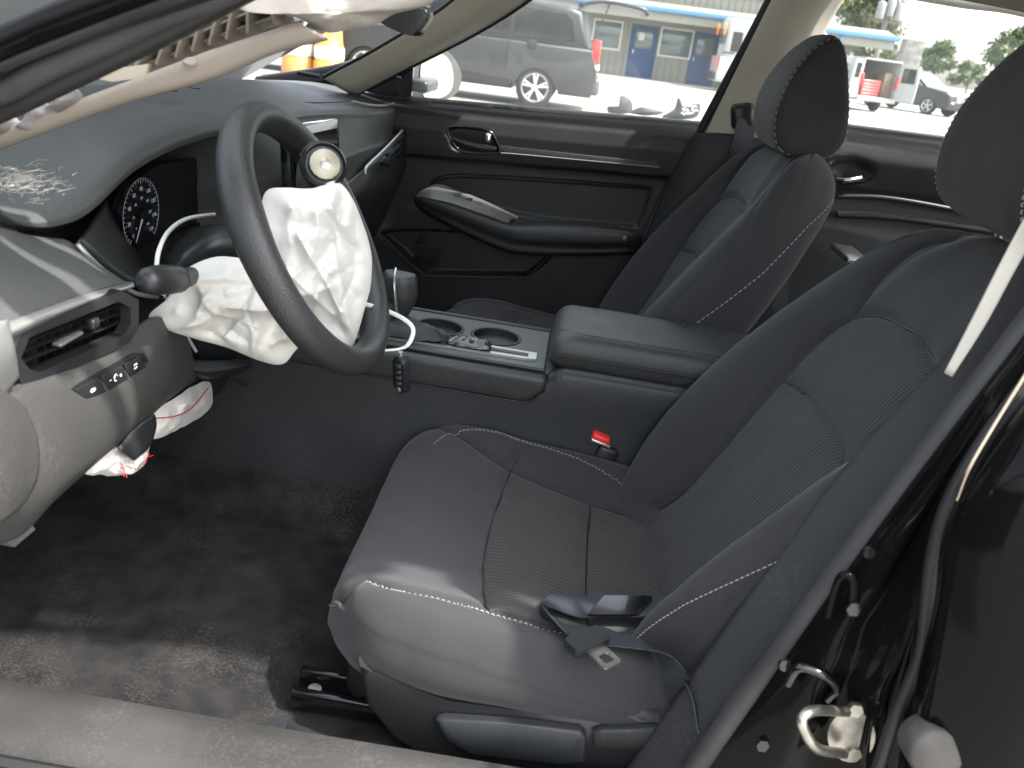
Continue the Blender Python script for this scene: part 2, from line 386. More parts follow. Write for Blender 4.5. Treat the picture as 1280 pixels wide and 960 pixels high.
# floor carpet, with foot wells, toe board and tunnel
X = np.linspace(-1.3, 1.25, 150); Y = np.linspace(-.67, .67, 110); V = []
for x in X:
    for y in Y:
        z = .335 + .10*float(sstep(.20-abs(y), 0, .10)) + .42*float(sstep(x, .86, 1.22)) + .006*noise.noise(Vector((x*6, y*6, 1))) + .003*noise.noise(Vector((x*17, y*17, 4)))
        z += .05*float(sstep(abs(y), .645, .67))
        if x < .9: z += .012*math.exp(-((x-.50)/.16)**2-((y-.42)/.14)**2)-.010*math.exp(-((x-.62)/.1)**2-((y-.5)/.1)**2)
        V.append((x, y, z))
mk('carpet', V, gridF(150, 110), CARP, car)
v, f = disc((at(345, 912, Z=.345)), (0, 0, 1), .014, 20, .008); mk('floor_mat_post', v, f, PLS, car)
# sill under the open doorway
prof = [(.652, .345), (.654, .385), (.664, .399), (.690, .402), (.722, .401), (.742, .397), (.750, .388)]
extr(prof, 1.15, -.35, 60, 'sill_trim', SILLM, bend=lambda x: (.012*math.sin(x*2.2), .006*(x-.2)), ang=60)
prof = [(.750, .380), (.7515, .389), (.758, .394), (.766, .391), (.768, .380), (.766, .370)]
extr(prof, 1.15, -.35, 40, 'sill_seal', RUB, bend=lambda x: (.012*math.sin(x*2.2), .006*(x-.2)))
prof = [(.764, .376), (.80, .372), (.845, .360), (.872, .335), (.890, .28), (.892, .16), (.86, .08), (.6, .05)]
extr(prof, 1.15, -.35, 30, 'rocker_panel', PAINT)
prof = [(-.652, .345), (-.664, .399), (-.742, .397), (-.80, .372), (-.872, .335), (-.892, .16), (-.86, .08), (-.6, .05)]
extr(prof[::-1], 1.15, -1.4, 30, 'rocker_panel', PAINT)
# underside
v, f = rbox((0, 0, .19), (2.5, 1.5, .10), .02); mk('underbody', v, f, RUB, car)
# roof: outer skin, headliner
def roofz(x, y): return 1.42 - .10*max(0, x-.0)**1.3 - .05*max(0, -.55-x)**1.2 - .085*(abs(y)/.62)**3.2
X = np.linspace(.20, -1.25, 40); Y = np.linspace(-.60, .60, 40)
V = [(x, y, roofz(x, y)+.035) for x in X for y in Y]; mk('roof', V, gridF(40, 40), PAINT, car)
HEAD = mat('headliner_cloth', (.34, .31, .26), .95, bump=.5, bscale=800, var=.05)
V = [(x, y*.97, roofz(x, y)) for x in X for y in Y]; mk('headliner', V, gridF(40, 40), HEAD, car)
# side rails and pillars: swept sections on both sides
def rail(side, pts, prof_w, name, m, n=40):
    v, f = tube([(x, side*y-(.05 if side < 0 else 0), z+(.07 if side > 0 else -.06)*float(sstep(x, .1, .5))*(1-float(sstep(x, .68, .93)))) for x, y, z in pts], 1.0, 14, m=n, flat=prof_w, updir=(0, side*.45, .9)); return mk(name, v, f, m, car)
for sd_ in (-1, 1):
    rail(sd_, [(.93, .74, .93), (.66, .700, 1.075), (.42, .655, 1.225), (.20, .625, 1.345), (-.10, .612, 1.405), (-.5, .612, 1.415), (-.95, .615, 1.37), (-1.25, .63, 1.30)], (.026, .034), 'roof_rail', PAINT)
# right (passenger) pillar garnish
def ctrl_px(rows): return [[at(*p) if len(p) == 2 else at(p[0], p[1], Y=p[2]) for p in r] for r in rows]
v, f = patch(ctrl_px([[(405, 97, -.60), (430, 112, -.64), (443, 118, -.70)], [(470, 62, -.585), (492, 78, -.625), (503, 86, -.685)], [(550, 12, -.565), (574, 34, -.60), (586, 44, -.665)], [(600, -32, -.55), (632, -10, -.585), (650, 4, -.65)], [(650, -80, -.53), (690, -60, -.565), (712, -48, -.63)]]), 40, 14)
mk('pillar_trim', v, f, BEI, car, thick=.004)
v, f = tube([at(445, 116, Y=-.705), at(505, 86, Y=-.690), at(588, 44, Y=-.67), at(652, 5, Y=-.655), at(716, -46, Y=-.64)], .0075, 10, m=40); mk('window_seal', v, f, RUB, car)
v, f = tube([at(400, 96, Y=-.60), at(372, 91, Y=-.60)], .005, 8); mk('windscreen_seal', v, f, RUB, car)
v, f = tube([at(404, 96, Y=-.598), at(470, 61, Y=-.583), at(551, 11, Y=-.563), at(600, -33, Y=-.548)], .004, 8, m=30); mk('windscreen_seal', v, f, RUB, car)
# right middle pillar: dark door seal, beige upper garnish, dark lower trim
v, f = tube([at(876, 163, Y=-.685), at(915, 90, Y=-.67), at(952, 20, Y=-.655), at(985, -45, Y=-.63)], .011, 10, m=24); mk('door_seal', v, f, RUB, car)
v, f = tube([at(886, 166, Y=-.668), at(925, 90, Y=-.653), at(964, 20, Y=-.637), at(998, -45, Y=-.61)], .008, 10, m=24); mk('door_seal', v, f, PLS, car)
v, f = patch(ctrl_px([[(882, 168, -.66), (912, 170, -.640), (950, 172, -.640), (985, 172, -.67)], [(905, 120, -.652), (935, 120, -.630), (968, 118, -.632), (1000, 116, -.665)], [(945, 40, -.64), (975, 40, -.612), (1005, 40, -.615), (1030, 40, -.65)], [(968, -5, -.625), (1000, -5, -.598), (1030, -5, -.60), (1055, -3, -.635)], [(1000, -60, -.605), (1035, -60, -.58), (1070, -60, -.582), (1095, -60, -.61)]]), 40, 18)
mk('pillar_trim', v, f, BEI, car, thick=.004)
v, f = patch(ctrl_px([[(868, 168, -.665), (885, 166, -.648), (930, 168, -.635), (985, 170, -.66)], [(838, 225, -.675), (862, 222, -.652), (915, 222, -.64), (985, 222, -.66)], [(810, 290, -.69), (832, 290, -.665), (890, 290, -.655), (985, 290, -.67)], [(775, 385, -.70), (798, 385, -.68), (860, 385, -.67), (985, 385, -.69)], [(760, 440, -.70), (780, 440, -.68), (860, 440, -.68), (985, 440, -.70)]]), 40, 18)
mk('lower_pillar_trim', v, f, PL, car, thick=.004)
# windscreen and other glass
GW = glassmat('windscreen_glass', .05, (.90, .95, .92)); GS = glassmat('dusty_side_glass', .085, (.93, .96, .93))
wb = [(1.0, 0, .945), (.985, .35, .945), (.93, .62, .95)]; wt = [(.22, 0, 1.42), (.21, .35, 1.41), (.18, .58, 1.36)]
rowb = [(x, -y, z) for x, y, z in wb[::-1]]+wb[1:]; rowt = [(x, -y, z) for x, y, z in wt[::-1]]+wt[1:]
mid = [((a[0]*.5+b[0]*.5), (a[1]+b[1])/2, (a[2]+b[2])/2+.035) for a, b in zip(rowb, rowt)]
v, f = patch([rowb, mid, rowt], 20, 30); mk('windscreen', v, f, GW, car)
# bonnet and firewall ahead of the screen
v, f = patch([[(.99, -.70, .935), (1.02, 0, .95), (.99, .70, .935)], [(1.4, -.72, .90), (1.4, 0, .925), (1.4, .72, .90)], [(1.95, -.66, .78), (2.0, 0, .80), (1.95, .66, .78)], [(2.02, -.62, .60), (2.08, 0, .60), (2.02, .62, .60)]], 24, 24); mk('bonnet', v, f, PAINT, car, thick=.01)
v, f = rbox((1.28, 0, .62), (.03, 1.36, .6), .01); mk('firewall', v, f, RUB, car)
# ---- driver's side: front pillar and roof rail seen from below at the top of the doorway
def strip(pa, pb, Ya, Yb, name, m, thick, n=30, mid=None):
    """a trim strip between an upper pixel row pa and a lower row pb on the near pillar"""
    A = [at(*p, Y=Ya) for p in pa]; B = [at(*p, Y=Yb) for p in pb]; rows = [A]
    if mid: rows.append([(a+b)/2+np.array([0, mid, 0]) for a, b in zip(A, B)])
    rows.append(B); v, f = patch(rows, 8, n); return mk(name, v, f, m, car, thick=thick)
strip([(-60, 60), (60, 5), (200, -45), (340, -95)], [(-60, 122), (60, 66), (200, 14), (340, -30)], .76, .745, 'pillar_paint', PAINT, .006, mid=.010)
strip([(-60, 100), (60, 52), (200, -2), (340, -48)], [(-60, 118), (60, 68), (200, 14), (340, -30)], .752, .745, 'pillar_flange', RUBB, .004, mid=.006)
v, f = tube([(1.0, .765, .60), (.97, .765, .80), (.93, .76, .90), at(-60, 136, Y=.73), at(60, 84, Y=.73), at(200, 22, Y=.72), at(330, -34, Y=.71), (.17, .675, 1.31), (-.05, .662, 1.38), (-.25, .66, 1.39)], .0100, 12, m=60); mk('door_seal', v, f, RUBB, car)
v, f = tube([(.98, .74, .55), (.95, .745, .78), (.90, .74, .885), at(-60, 158, Y=.715), at(60, 106, Y=.715), at(200, 38, Y=.705), at(320, -26, Y=.695), at(400, -68, Y=.69), (.15, .655, 1.30), (-.05, .645, 1.365), (-.25, .645, 1.375)], .0115, 16, m=70); mk('door_seal', v, f, RUB, car)
strip([(-60, 164), (60, 112), (200, 44), (320, -22), (400, -56)], [(-60, 174), (60, 120), (200, 55), (320, -8), (400, -46)], .70, .66, 'pillar_flange', RUB, .004)
rows = []
for L_, y_ in (([(-60, 100), (60, 52), (200, -4), (330, -60), (400, -95)], .742), ([(-60, 136), (60, 84), (200, 22), (330, -34), (400, -70)], .724), ([(-60, 158), (60, 106), (200, 38), (320, -26), (400, -68)], .708), ([(-60, 172), (60, 118), (200, 53), (320, -10), (400, -48)], .67)):
    rows.append([at(*p, Y=y_) for p in L_])
v, f = patch(rows, 16, 30); mk('pillar_light_block', v, f, RUB, car, thick=.003)  # sheet added behind the seals to block sun streaks on the dash wing
# ---- driver's side: middle pillar at the right
def px3(L): return [at(u, v, Y=y) for u, v, y in L]
v, f = tube(px3([(850, 985, .715), (900, 915, .715), (985, 800, .712), (1090, 660, .705), (1190, 530, .695), (1290, 400, .685), (1400, 250, .67)]), .0115, 14, m=50); mk('door_seal', v, f, RUBB, car)
v, f = patch(ctrl_px([[(770, 985, .64), (815, 985, .675), (850, 985, .695)], [(865, 850, .63), (895, 870, .672), (905, 885, .695)], [(960, 715, .62), (1000, 745, .665), (1020, 740, .69)], [(1080, 560, .61), (1120, 580, .655), (1135, 590, .68)], [(1190, 440, .60), (1225, 465, .645), (1240, 460, .668)], [(1300, 290, .585), (1340, 300, .63), (1370, 280, .655)]]), 50, 14)
mk('lower_pillar_trim', v, f, mat('fuzzy_dark_trim', (.03, .031, .033), .8, bump=.6, bscale=500, dust=.05), car, thick=.004)
v, f = patch(ctrl_px([[(1180, 466, .672), (1190, 471, .676)], [(1216, 398, .668), (1232, 406, .672)], [(1259, 312, .662), (1278, 322, .668)], [(1308, 226, .656), (1330, 238, .662)], [(1400, 80, .645), (1428, 96, .65)]]), 30, 8)
mk('pillar_trim', v, f, mat('cream_pillar_plastic', (.55, .51, .43), .6, bump=.2, bscale=400), car, thick=.008)
# painted pillar with shut faces
v, f = patch(ctrl_px([[(855, 1000, .716), (930, 1000, .735), (1010, 1000, .745), (1080, 1000, .75), (1120, 1005, .752)], [(920, 900, .716), (985, 880, .74), (1050, 890, .752), (1090, 895, .757), (1130, 890, .760)], [(1010, 775, .71), (1060, 750, .738), (1110, 765, .752), (1135, 770, .757), (1150, 760, .76)], [(1105, 645, .702), (1150, 620, .73), (1175, 625, .742), (1182, 630, .747), (1196, 620, .75)], [(1205, 515, .69), (1240, 490, .715), (1255, 490, .727), (1262, 492, .732), (1275, 480, .735)], [(1310, 380, .68), (1345, 350, .70), (1360, 345, .712), (1370, 345, .717), (1385, 330, .72)]]), 60, 40)
v = np.array(v).reshape(60, 40, 3); tt_ = np.linspace(0, 1, 40); lt_ = np.linspace(0, 1, 60)
v[:, :, 1] += (.006*np.exp(-((tt_-.30)/.06)**2)-.010*np.exp(-((tt_-.48)/.09)**2)+.008*np.exp(-((tt_-.70)/.05)**2)-.006*np.exp(-((tt_-.86)/.05)**2))[None]
v[:, :, 1] += (.006*np.sin(lt_*23)[:, None]*np.exp(-((tt_-.55)/.16)**2)[None]); v[:, :, 1] -= .010*np.exp(-((lt_-.36)/.05)**2)[:, None]*np.exp(-((tt_-.42)/.12)**2)[None]; v = v.reshape(-1, 3)
pil = mk('middle_pillar', v, f, PAINT, car, thick=.004)
v, f = tube(px3([(1085, 1000, .79), (1118, 900, .79), (1150, 820, .788), (1158, 760, .786), (1165, 700, .782), (1185, 630, .775), (1230, 550, .765), (1290, 470, .75), (1350, 380, .74)]), .0055, 10, m=50); mk('door_seal', v, f, RUB, car)
# raised pressings and bolts on the pillar
for (u, v_, y, r_) in ((952, 930, .742, .007), (1065, 760, .755, .007), (1085, 690, .752, .005), (980, 830, .742, .006)):
    q = disc(at(u, v_, Y=y), (-.1, .95, .2), r_, 6 if r_ > .006 else 14, .004); mk('pillar_bolt', *q, GLO, car)
q = tube(px3([(985, 855, .748), (1000, 835, .752), (1030, 845, .756), (1045, 862, .754), (1035, 875, .750)]), .0042, 8, m=20); mk('trim_clip', *q, GLO, car)
q = tube(px3([(1035, 770, .748), (1048, 725, .75), (1062, 720, .752), (1066, 740, .752), (1060, 772, .752)]), .0035, 8, m=24); mk('pressed_rib', *q, PAINT, car)
# striker
q = prism(circ(.021, 22, 0, 0, .031), frame(at(1062, 915, Y=.758), (1, 0, -.35), (.3, 0, 1)), -.006, 0); st = mk('door_striker', *q, ZINC, car)
q = tube(px3([(1058, 890, .768), (1020, 888, .802), (1003, 897, .812), (1006, 915, .814), (1022, 936, .808), (1055, 942, .772)]), .0046, 10, m=34); mk('striker_loop', *q, ZINC, st)
for (u, v_) in ((1068, 885), (1066, 940)): q = disc(at(u, v_, Y=.763), (0, 1, .1), .0075, 6, .005); mk('bolt', *q, ZINC, st)
# rear door of the driver's side, gloss black
v, f = patch(ctrl_px([[(1125, 1010, .80), (1150, 1010, .825), (1250, 1010, .85), (1420, 1010, .86)], [(1140, 880, .802), (1170, 870, .828), (1270, 860, .855), (1440, 850, .865)], [(1166, 760, .798), (1190, 740, .822), (1290, 720, .848), (1450, 700, .86)], [(1180, 660, .79), (1205, 640, .812), (1290, 610, .835), (1450, 580, .845)], [(1225, 570, .775), (1250, 545, .795), (1320, 510, .81), (1450, 470, .815)], [(1290, 480, .76), (1320, 450, .775), (1370, 420, .785), (1460, 380, .79)]]), 60, 40)
rd = mk('rear_door', v, f, PAINT, car, thick=.01)
q = tube(px3([(1196, 625, .80), (1212, 585, .797), (1250, 520, .79), (1300, 440, .785)]), .0018, 8, m=30); mk('reflection_strip', *q, mat('warm_reflection', (.55, .45, .36), .22, metal=1), rd)  # thin strip standing in for a cream reflection on the door edge
q = disc(at(1170, 940, Y=.836), (0, .95, .15), .022, 24, .014, prof=[(.023, -.02), (.023, .002), (.020, .005), (.012, .006), (0, .006)]); mk('bump_stop', *q, mat('grey_plug', (.055, .05, .045), .6, var=.3, vscale=40), rd)
# ------------------------------------------------------------------ seats
SC = .365
def dist_lines(P, lines):
    d = np.full(len(P), 9.)
    for ln in lines:
        q = cr(ln, 60) if len(ln) > 2 else lin(ln, 60)
        for a, b in zip(q[:-1], q[1:]):
            e = b-a; w = P-a; t = np.clip((w@e)/(e@e+1e-12), 0, 1); d = np.minimum(d, np.linalg.norm(w-t[:, None]*e, axis=1))
    return d
def split_grid(parent, V, m, n, closed, faces_region, names, mats):
    F = gridF(m, n, False, closed); out = {}
    for k, nm in enumerate(names):
        fs = [F[i] for i in np.nonzero(faces_region == k)[0]]
        if not fs: continue
        idx = sorted({i for f in fs for i in f}); mp = {v: i for i, v in enumerate(idx)}
        out[nm+str(k)] = mk(nm, V[idx], [tuple(mp[i] for i in f) for f in fs], mats[k], parent, ang=80)
    return out
def vnormals(V, m, n):
    G = V.reshape(m, n, 3); a = np.gradient(G, axis=0); b = np.gradient(G, axis=1); N = np.cross(a, b); N /= np.linalg.norm(N, axis=2)[..., None]+1e-12
    return N.reshape(-1, 3)
def wrinkle(V, amp, sc, seed):
    return np.array([noise.noise(Vector(v*sc)+Vector((seed, 2*seed, 0)))+.5*noise.noise(Vector(v*sc*2.7)+Vector((seed, 0, seed))) for v in V])*amp
def make_seat(side, dx, lean, label, detail):
    fx = 1 if side > 0 else -1
    def W_(V):
        V = np.array(V, float)
        if fx < 0: V[:, 1] *= -1
        V[:, 0] += dx; return V
    root = mk('driver_seat' if fx > 0 else 'passenger_seat', *[W_(rbox((.05, SC, .385), (.44, .44, .05), .01)[0]), rbox((.05, SC, .385), (.44, .44, .05), .01)[1]], PLS, car); tag(root, label)
    # ---- cushion
    xs = [-.17, -.10, 0, .10, .20, .265, .305, .326, .333]; zt = [.462, .472, .484, .496, .510, .512, .500, .470, .425]
    wo = [.232, .245, .250, .252, .250, .236, .200, .165, .140]; wi = [.232, .245, .250, .252, .256, .258, .236, .200, .170]; bh = [.034, .040, .040, .038, .034, .026, .012, .002, 0]
    rows = []
    for x, z, w1, w2, b in zip(xs, zt, wo, wi, bh):
        zb = min(.425, z-.01)
        h = [(.955, zb), (1.03, zb+.4*(z-zb)), (1.015, z-.006), (.94, z+b*.9), (.83, z+b), (.68, z+b*.4), (.46, z+.001), (.22, z), (0, z)]
        h = h+[(-a, q) for a, q in h[:-1][::-1]]
        rows.append([(x, SC+a*(w1 if a > 0 else w2), q) for a, q in h])
    m, n = 120, 170
    V, _ = patch(rows, m, n); N = vnormals(V, m, n)
    if N[(m//3)*n+n//2][2] < 0: N = -N
    P2 = V[:, :2]
    L_fr = [(.128, .165), (.140, .20), (.152, .333), (.151, .434), (.132, .575)]
    L_mid = [(.004, .215), (.007, .33), (.007, .46), (.0, .58)]
    L_in = [(.272, .128), (.22, .158), (.135, .192), (.008, .212), (-.16, .225)]
    L_out = [(.285, .545), (.25, .570), (.18, .578), (.10, .580), (0, .575), (-.16, .545)]
    L_ist = [(.268, .178), (.245, .150), (.205, .137), (.14, .137), (.036, .155), (-.07, .185), (-.16, .20)]
    L_cor = [(.325, .560), (.305, .556), (.285, .545)]
    d = dist_lines(P2, [L_fr, L_mid, L_in, L_out, L_cor]); d2 = dist_lines(P2, [L_ist])
    top = N[:, 2] > .25
    off = np.where(top, -.008*np.exp(-(d/.0055)**2)+.007*(1-np.exp(-(d/.030)**2)), .005) - np.where(top, .0018*np.exp(-(d2/.003)**2), 0)
    yf = (P2[:, 1]-SC)/.25
    V = V+N*(off+wrinkle(V, .0016, 11, 3+fx))[:, None]
    G = V.reshape(m, n, 3); cen = ((G[:-1, :-1]+G[1:, :-1]+G[1:, 1:]+G[:-1, 1:])/4).reshape(-1, 3)
    iy = np.interp(cen[:, 0], [q[0] for q in L_in[::-1]], [q[1] for q in L_in[::-1]]); oy = np.interp(cen[:, 0], [q[0] for q in L_out[::-1]], [q[1] for q in L_out[::-1]])
    frx = np.interp(cen[:, 1], [q[1] for q in L_fr], [q[0] for q in L_fr]); mdx = np.interp(cen[:, 1], [q[1] for q in L_mid], [q[0] for q in L_mid])
    reg = np.where(cen[:, 1] < iy, 0, np.where(cen[:, 1] > oy, 1, np.where(cen[:, 0] > frx, 2, np.where(cen[:, 0] > mdx, 3, 4))))
    reg = np.where((cen[:, 0] > .285) & (cen[:, 1] < .545) & (cen[:, 1] > .128), 2, reg)
    cush = root; mk('cushion_core', *[W_(rbox((.07, SC, .425), (.44, .42, .06), .02)[0]), rbox((.07, SC, .425), (.44, .42, .06), .02)[1]], FAB, root)
    split_grid(cush, W_(V), m, n, False, reg, ['cushion_bolster', 'cushion_bolster', 'cushion_front', 'cushion_insert', 'cushion_insert'], [FABB, FABB, FAB, RIB, RIB])
    # stitches on the cushion
    Tree = V[top]; NT = N[top]
    def on(line, dy=0):
        q = cr(line, 160); o, nn = [], []
        for a in q:
            a = np.array([a[0], a[1]+dy]); k = np.argmin(((Tree[:, :2]-a)**2).sum(1)); o.append([a[0], a[1], Tree[k][2]]); nn.append(NT[k])
        return np.array(o), np.array(nn)
    sq = []
    for ln in (L_fr, L_mid, L_in, L_out, L_cor):
        q, nn = on(ln); q = (np.concatenate([q[:1], q[:-1]])+q+np.concatenate([q[1:], q[-1:]]))/3; sq.append(tube(q+nn*.0004, .0015, 6))
    v, f = join(*sq); mk('cushion_seams', W_(v), f, BLK, root)
    if detail:
        sm = []
        for ln, dy in ((L_ist, 0), (L_out[:-1], .006)):
            q, nn = on(ln, dy); sm.append(dashes(q+nn*.0012, nn))
        v, f = join(*sm); mk('stitching', W_(v), f, THR, cush, kind='stuff')
    else:
        q, nn = on(L_ist); v, f = dashes(q, nn, .006, .004, .0008); mk('stitching', W_(v), f, THR, cush, kind='stuff')
    # ---- backrest
    al = R_(25.7-lean+(2.4 if detail else 0)); D = np.array([-math.sin(al), 0, math.cos(al)]); NN = np.array([math.cos(al), 0, math.sin(al)]); P0 = np.array([-.10, 0, .48])
    hs = [-.04, .04, .12, .22, .33, .43, .50, .55, .585, .607, .612]; w = [.205, .228, .250, .264, .268, .256, .236, .205, .165, .115, .06]
    bf = [.050, .068, .074, .068, .052, .031, .017, .008, .003, -.008, -.03]; bk = [.0, .0, .0, 0, 0, 0, 0, -.002, -.012, -.03, -.045]
    def row(h_, w_, b_, k_):
        th = -.105 if h_ < .58 else (-.095 if h_ < .6 else -.07)
        q = [(0, k_), (.25, k_), (.47, k_+.004), (.62, k_+max(b_, 0)*.22), (.77, k_+b_*.86), (.88, k_+b_), (.965, k_+b_*.72), (1.01, k_+b_*.25-.015), (1.01, -.05), (.93, th+.012), (.55, th), (.0, th)]
        q = q+[(-a, c) for a, c in q[1:-1][::-1]]
        return [P0+D*h_+NN*c+np.array([0, SC+a*w_, 0]) for a, c in q]
    m, n = 130, 210
    A = np.array([row(*z) for z in zip(hs, w, bf, bk)]); A = cr(A, m); A = np.swapaxes(cr(np.swapaxes(A, 0, 1), n, True), 0, 1); V = A.reshape(-1, 3)
    N = vnormals(V, m, n)
    if (N[(m//2)*n]@NN) < 0: N = -N
    H = (V-P0)@D; O = (V-P0)@NN; P2 = np.stack([H, V[:, 1]], 1); front = N@NN > .12
    ins = [(.02, .225), (.07, .228), (.157, .222), (.30, .205), (.39, .204), (.44, .235), (.462, .30), (.466, .365), (.462, .43), (.44, .495), (.39, .526), (.30, .525), (.157, .508), (.07, .502), (.02, .505)]
    split = [(.300, .206), (.316, .29), (.320, .365), (.316, .44), (.300, .524)]
    sh1 = [(.425, .222), (.49, .205), (.55, .215), (.585, .245)]; sh2 = [(a, 2*SC-b) for a, b in sh1]
    ob = [(.03, .565), (.12, .572), (.25, .585), (.38, .588)]; ob = ob
    d = dist_lines(P2, [ins, split, sh1, sh2]); 
    off = np.where(front, -.009*np.exp(-(d/.006)**2)+.007*(1-np.exp(-(d/.032)**2)), .005)
    dob = dist_lines(P2, [[(-.02, .600), (.12, .612), (.25, .622), (.36, .623)], [(-.02, 2*SC-.600), (.12, 2*SC-.612), (.25, 2*SC-.622), (.40, 2*SC-.622), (.50, 2*SC-.585), (.56, 2*SC-.545)]])
    off = off-np.where(front, .0025*np.exp(-(dob/.003)**2), 0)
    V = V+N*(off+wrinkle(V, .0018, 10, 9+fx))[:, None]
    G = V.reshape(m, n, 3); G2 = np.concatenate([G, G[:, :1]], 1); cen = ((G2[:-1, :-1]+G2[1:, :-1]+G2[1:, 1:]+G2[:-1, 1:])/4).reshape(-1, 3)
    H_, Y_, O_ = (cen-P0)@D, cen[:, 1], (cen-P0)@NN
    inside = (sdpoly(np.stack([H_, Y_], 1), [tuple(q) for q in cr(ins, 60)]) < 0) & (O_ > -.04)
    sp = np.interp(Y_, [q[1] for q in split], [q[0] for q in split])
    reg = np.where(inside & (H_ < sp), 0, np.where(inside, 1, np.where((H_ > .40) & (np.abs(Y_-SC) < .15), 2, np.where(Y_ > SC, 3, 4))))
    core = P0+D*.25+NN*-.05+np.array([0, SC, 0]); rm = Matrix(((D[0], 0, NN[0]), (0, 1, 0), (D[2], 0, NN[2])))
    v, f = rbox(core, (.50, .36, .05), .02, rm); back = root; mk('backrest_core', W_(v), f, FAB, root)
    split_grid(back, W_(V), m, n, True, reg, ['backrest_insert', 'backrest_insert', 'shoulder_panel', 'backrest_bolster', 'backrest_bolster'], [RIB, RIB, FAB, FABB, FABB])
    Tf = V[front]; NF = N[front]; Pf = P2[front]
    def onb(line, k=200):
        q = cr(line, k); o, nn = [], []
        for a in q:
            i = np.argmin(((Pf-a)**2).sum(1)); o.append(Tf[i]); nn.append(NF[i])
        o = np.array(o)
        for _ in range(8): o[1:-1] = (o[:-2]+o[1:-1]*2+o[2:])/4
        return o, np.array(nn)
    sq = []
    for ln in (ins, split, sh1, sh2):
        q, nn = onb(ln, 140); sq.append(tube(q+nn*.0004, .0015, 6))
    v, f = join(*sq); mk('backrest_seams', W_(v), f, BLK, root)
    sm = []; Gn = N.reshape(m, n, 3); Gh = H.reshape(m, n)[:, 0]
    def loopline(path, k=220):
        hh = np.linspace(path[0][0], path[-1][0], k); kk = np.interp(hh, [q[0] for q in path], [q[1] for q in path]); o, nn = [], []
        for h_, c_ in zip(hh, kk):
            i_ = np.interp(h_, Gh[:m-8], range(m-8)); j_ = (c_/22*n) % n; i0, j0 = int(i_), int(j_); fi_, fj_ = i_-i0, j_-j0; w4 = ((i0, j0, (1-fi_)*(1-fj_)), (i0+1, j0, fi_*(1-fj_)), (i0, (j0+1) % n, (1-fi_)*fj_), (i0+1, (j0+1) % n, fi_*fj_))
            o.append(sum(G[a_, b_]*c for a_, b_, c in w4)); nn.append(sum(Gn[a_, b_]*c for a_, b_, c in w4))
        return np.array(o), np.array(nn)
    inner = [(-.01, 5.3), (.10, 5.6), (.25, 6.3), (.40, 7.0), (.50, 7.5), (.56, 8.0)]
    if not detail: inner = [(a_, b_+.9*min(1, max(0, a_*3))) for a_, b_ in inner]
    for path in ([(a_, 22-b_) for a_, b_ in inner], [(a_, b_-.2) for a_, b_ in inner[:4]]):
        q, nn = loopline(path); sm.append(dashes(q+nn*.0004, nn, *((.0042, .0026, .0007) if detail else (.006, .004, .0009))))
    v, f = join(*sm); mk('stitching', W_(v), f, THR, back, kind='stuff')
    # ---- headrest: teardrop side profile lofted across
    prof = [(.050, .0), (.074, .028), (.082, .075), (.072, .125), (.046, .172), (.014, .203), (-.008, .206), (-.030, .185), (-.052, .135), (-.072, .075), (-.078, .035), (-.055, .003), (0, -.008)]
    hsc, hth = (1.17, 1.0) if detail else (1.0, .86); prof = [(a*hth, b*hsc) for a, b in prof]; hb = P0+D*(.628 if detail else .596)+NN*(-.008 if detail else -.022); t2 = R_(25.7-lean-20); d2 = np.array([-math.sin(t2), 0, math.cos(t2)]); n2 = np.array([math.cos(t2), 0, math.sin(t2)])
    PR = cr(prof, 64, True); cen = np.array([0, .085*hsc])
    secs = [(-.126, .60), (-.1255, .80), (-.122, .93), (-.114, .985), (-.09, 1.01), (-.045, 1.02), (0, 1.025)]; secs += [(-a, b) for a, b in secs[:-1][::-1]]
    yy = np.array([q[0] for q in secs]); ss = np.array([q[1] for q in secs]); VV = []
    tt = np.linspace(0, len(secs)-1, 52); k52 = len(tt)
    for t_ in tt:
        y0 = np.interp(t_, range(len(secs)), yy); s0 = np.interp(t_, range(len(secs)), ss)
        for a in PR:
            q = cen+(a-cen)*s0; taper = (1-.25*max(0, q[1]-.09*hsc)/.11)*(1 if detail else .92); VV.append(hb+n2*q[0]+d2*q[1]+np.array([0, SC+y0*taper, 0]))
    VV = np.array(VV); VV = VV+wrinkle(VV, .0012, 14, 5)[:, None]*n2
    F = gridF(k52, 64, False, True); fr_, sd_ = [], []
    for i, f in enumerate(F):
        r_ = i//64
        (sd_ if (r_ < 12.5 or r_ > k52-14.5) else fr_).append(f)
    F2 = sd_+[tuple(range(64)), tuple(range((k52-1)*64, k52*64))[::-1]]
    hr = mk('headrest', W_(VV), fr_, FABB, root)
    mk('headrest_side', W_(VV), F2, HRM, root, ang=80)
    sm = []
    for r_ in (11, k52-13):
        q = VV[r_*64:(r_+1)*64]; c3 = q.mean(0); q = np.concatenate([q, q[:1]]); nn = q-c3; nn /= np.linalg.norm(nn, axis=1)[:, None]; q = q+nn*.0006
        sm.append(dashes(q, nn, *((.0045, .003, .0007) if detail else (.007, .006, .0008))))
    v, f = join(*sm); mk('stitching', W_(v), f, THR, root, kind='stuff')
    for sgn in (-1, 1):
        a = P0+D*.58+NN*-.05+np.array([0, SC+sgn*.065, 0]); b = hb+d2*.03+np.array([0, SC+sgn*.065, 0])
        v, f = tube([a, b], .006, 10); mk('headrest_post', W_(v), f, CHR, root)
        v, f = disc(P0+D*.607+NN*-.045+np.array([0, SC+sgn*.065, 0]), D, .013, 16, .010); mk('post_sleeve', W_(v), f, PLS, root)
    # ---- base
    shp = [at(*p, Y=.622)[[0, 2]] for p in ((447, 826), (466, 842), (500, 858), (560, 873), (640, 884), (740, 887), (826, 884), (845, 960), (600, 962), (535, 950), (492, 922), (458, 880))]
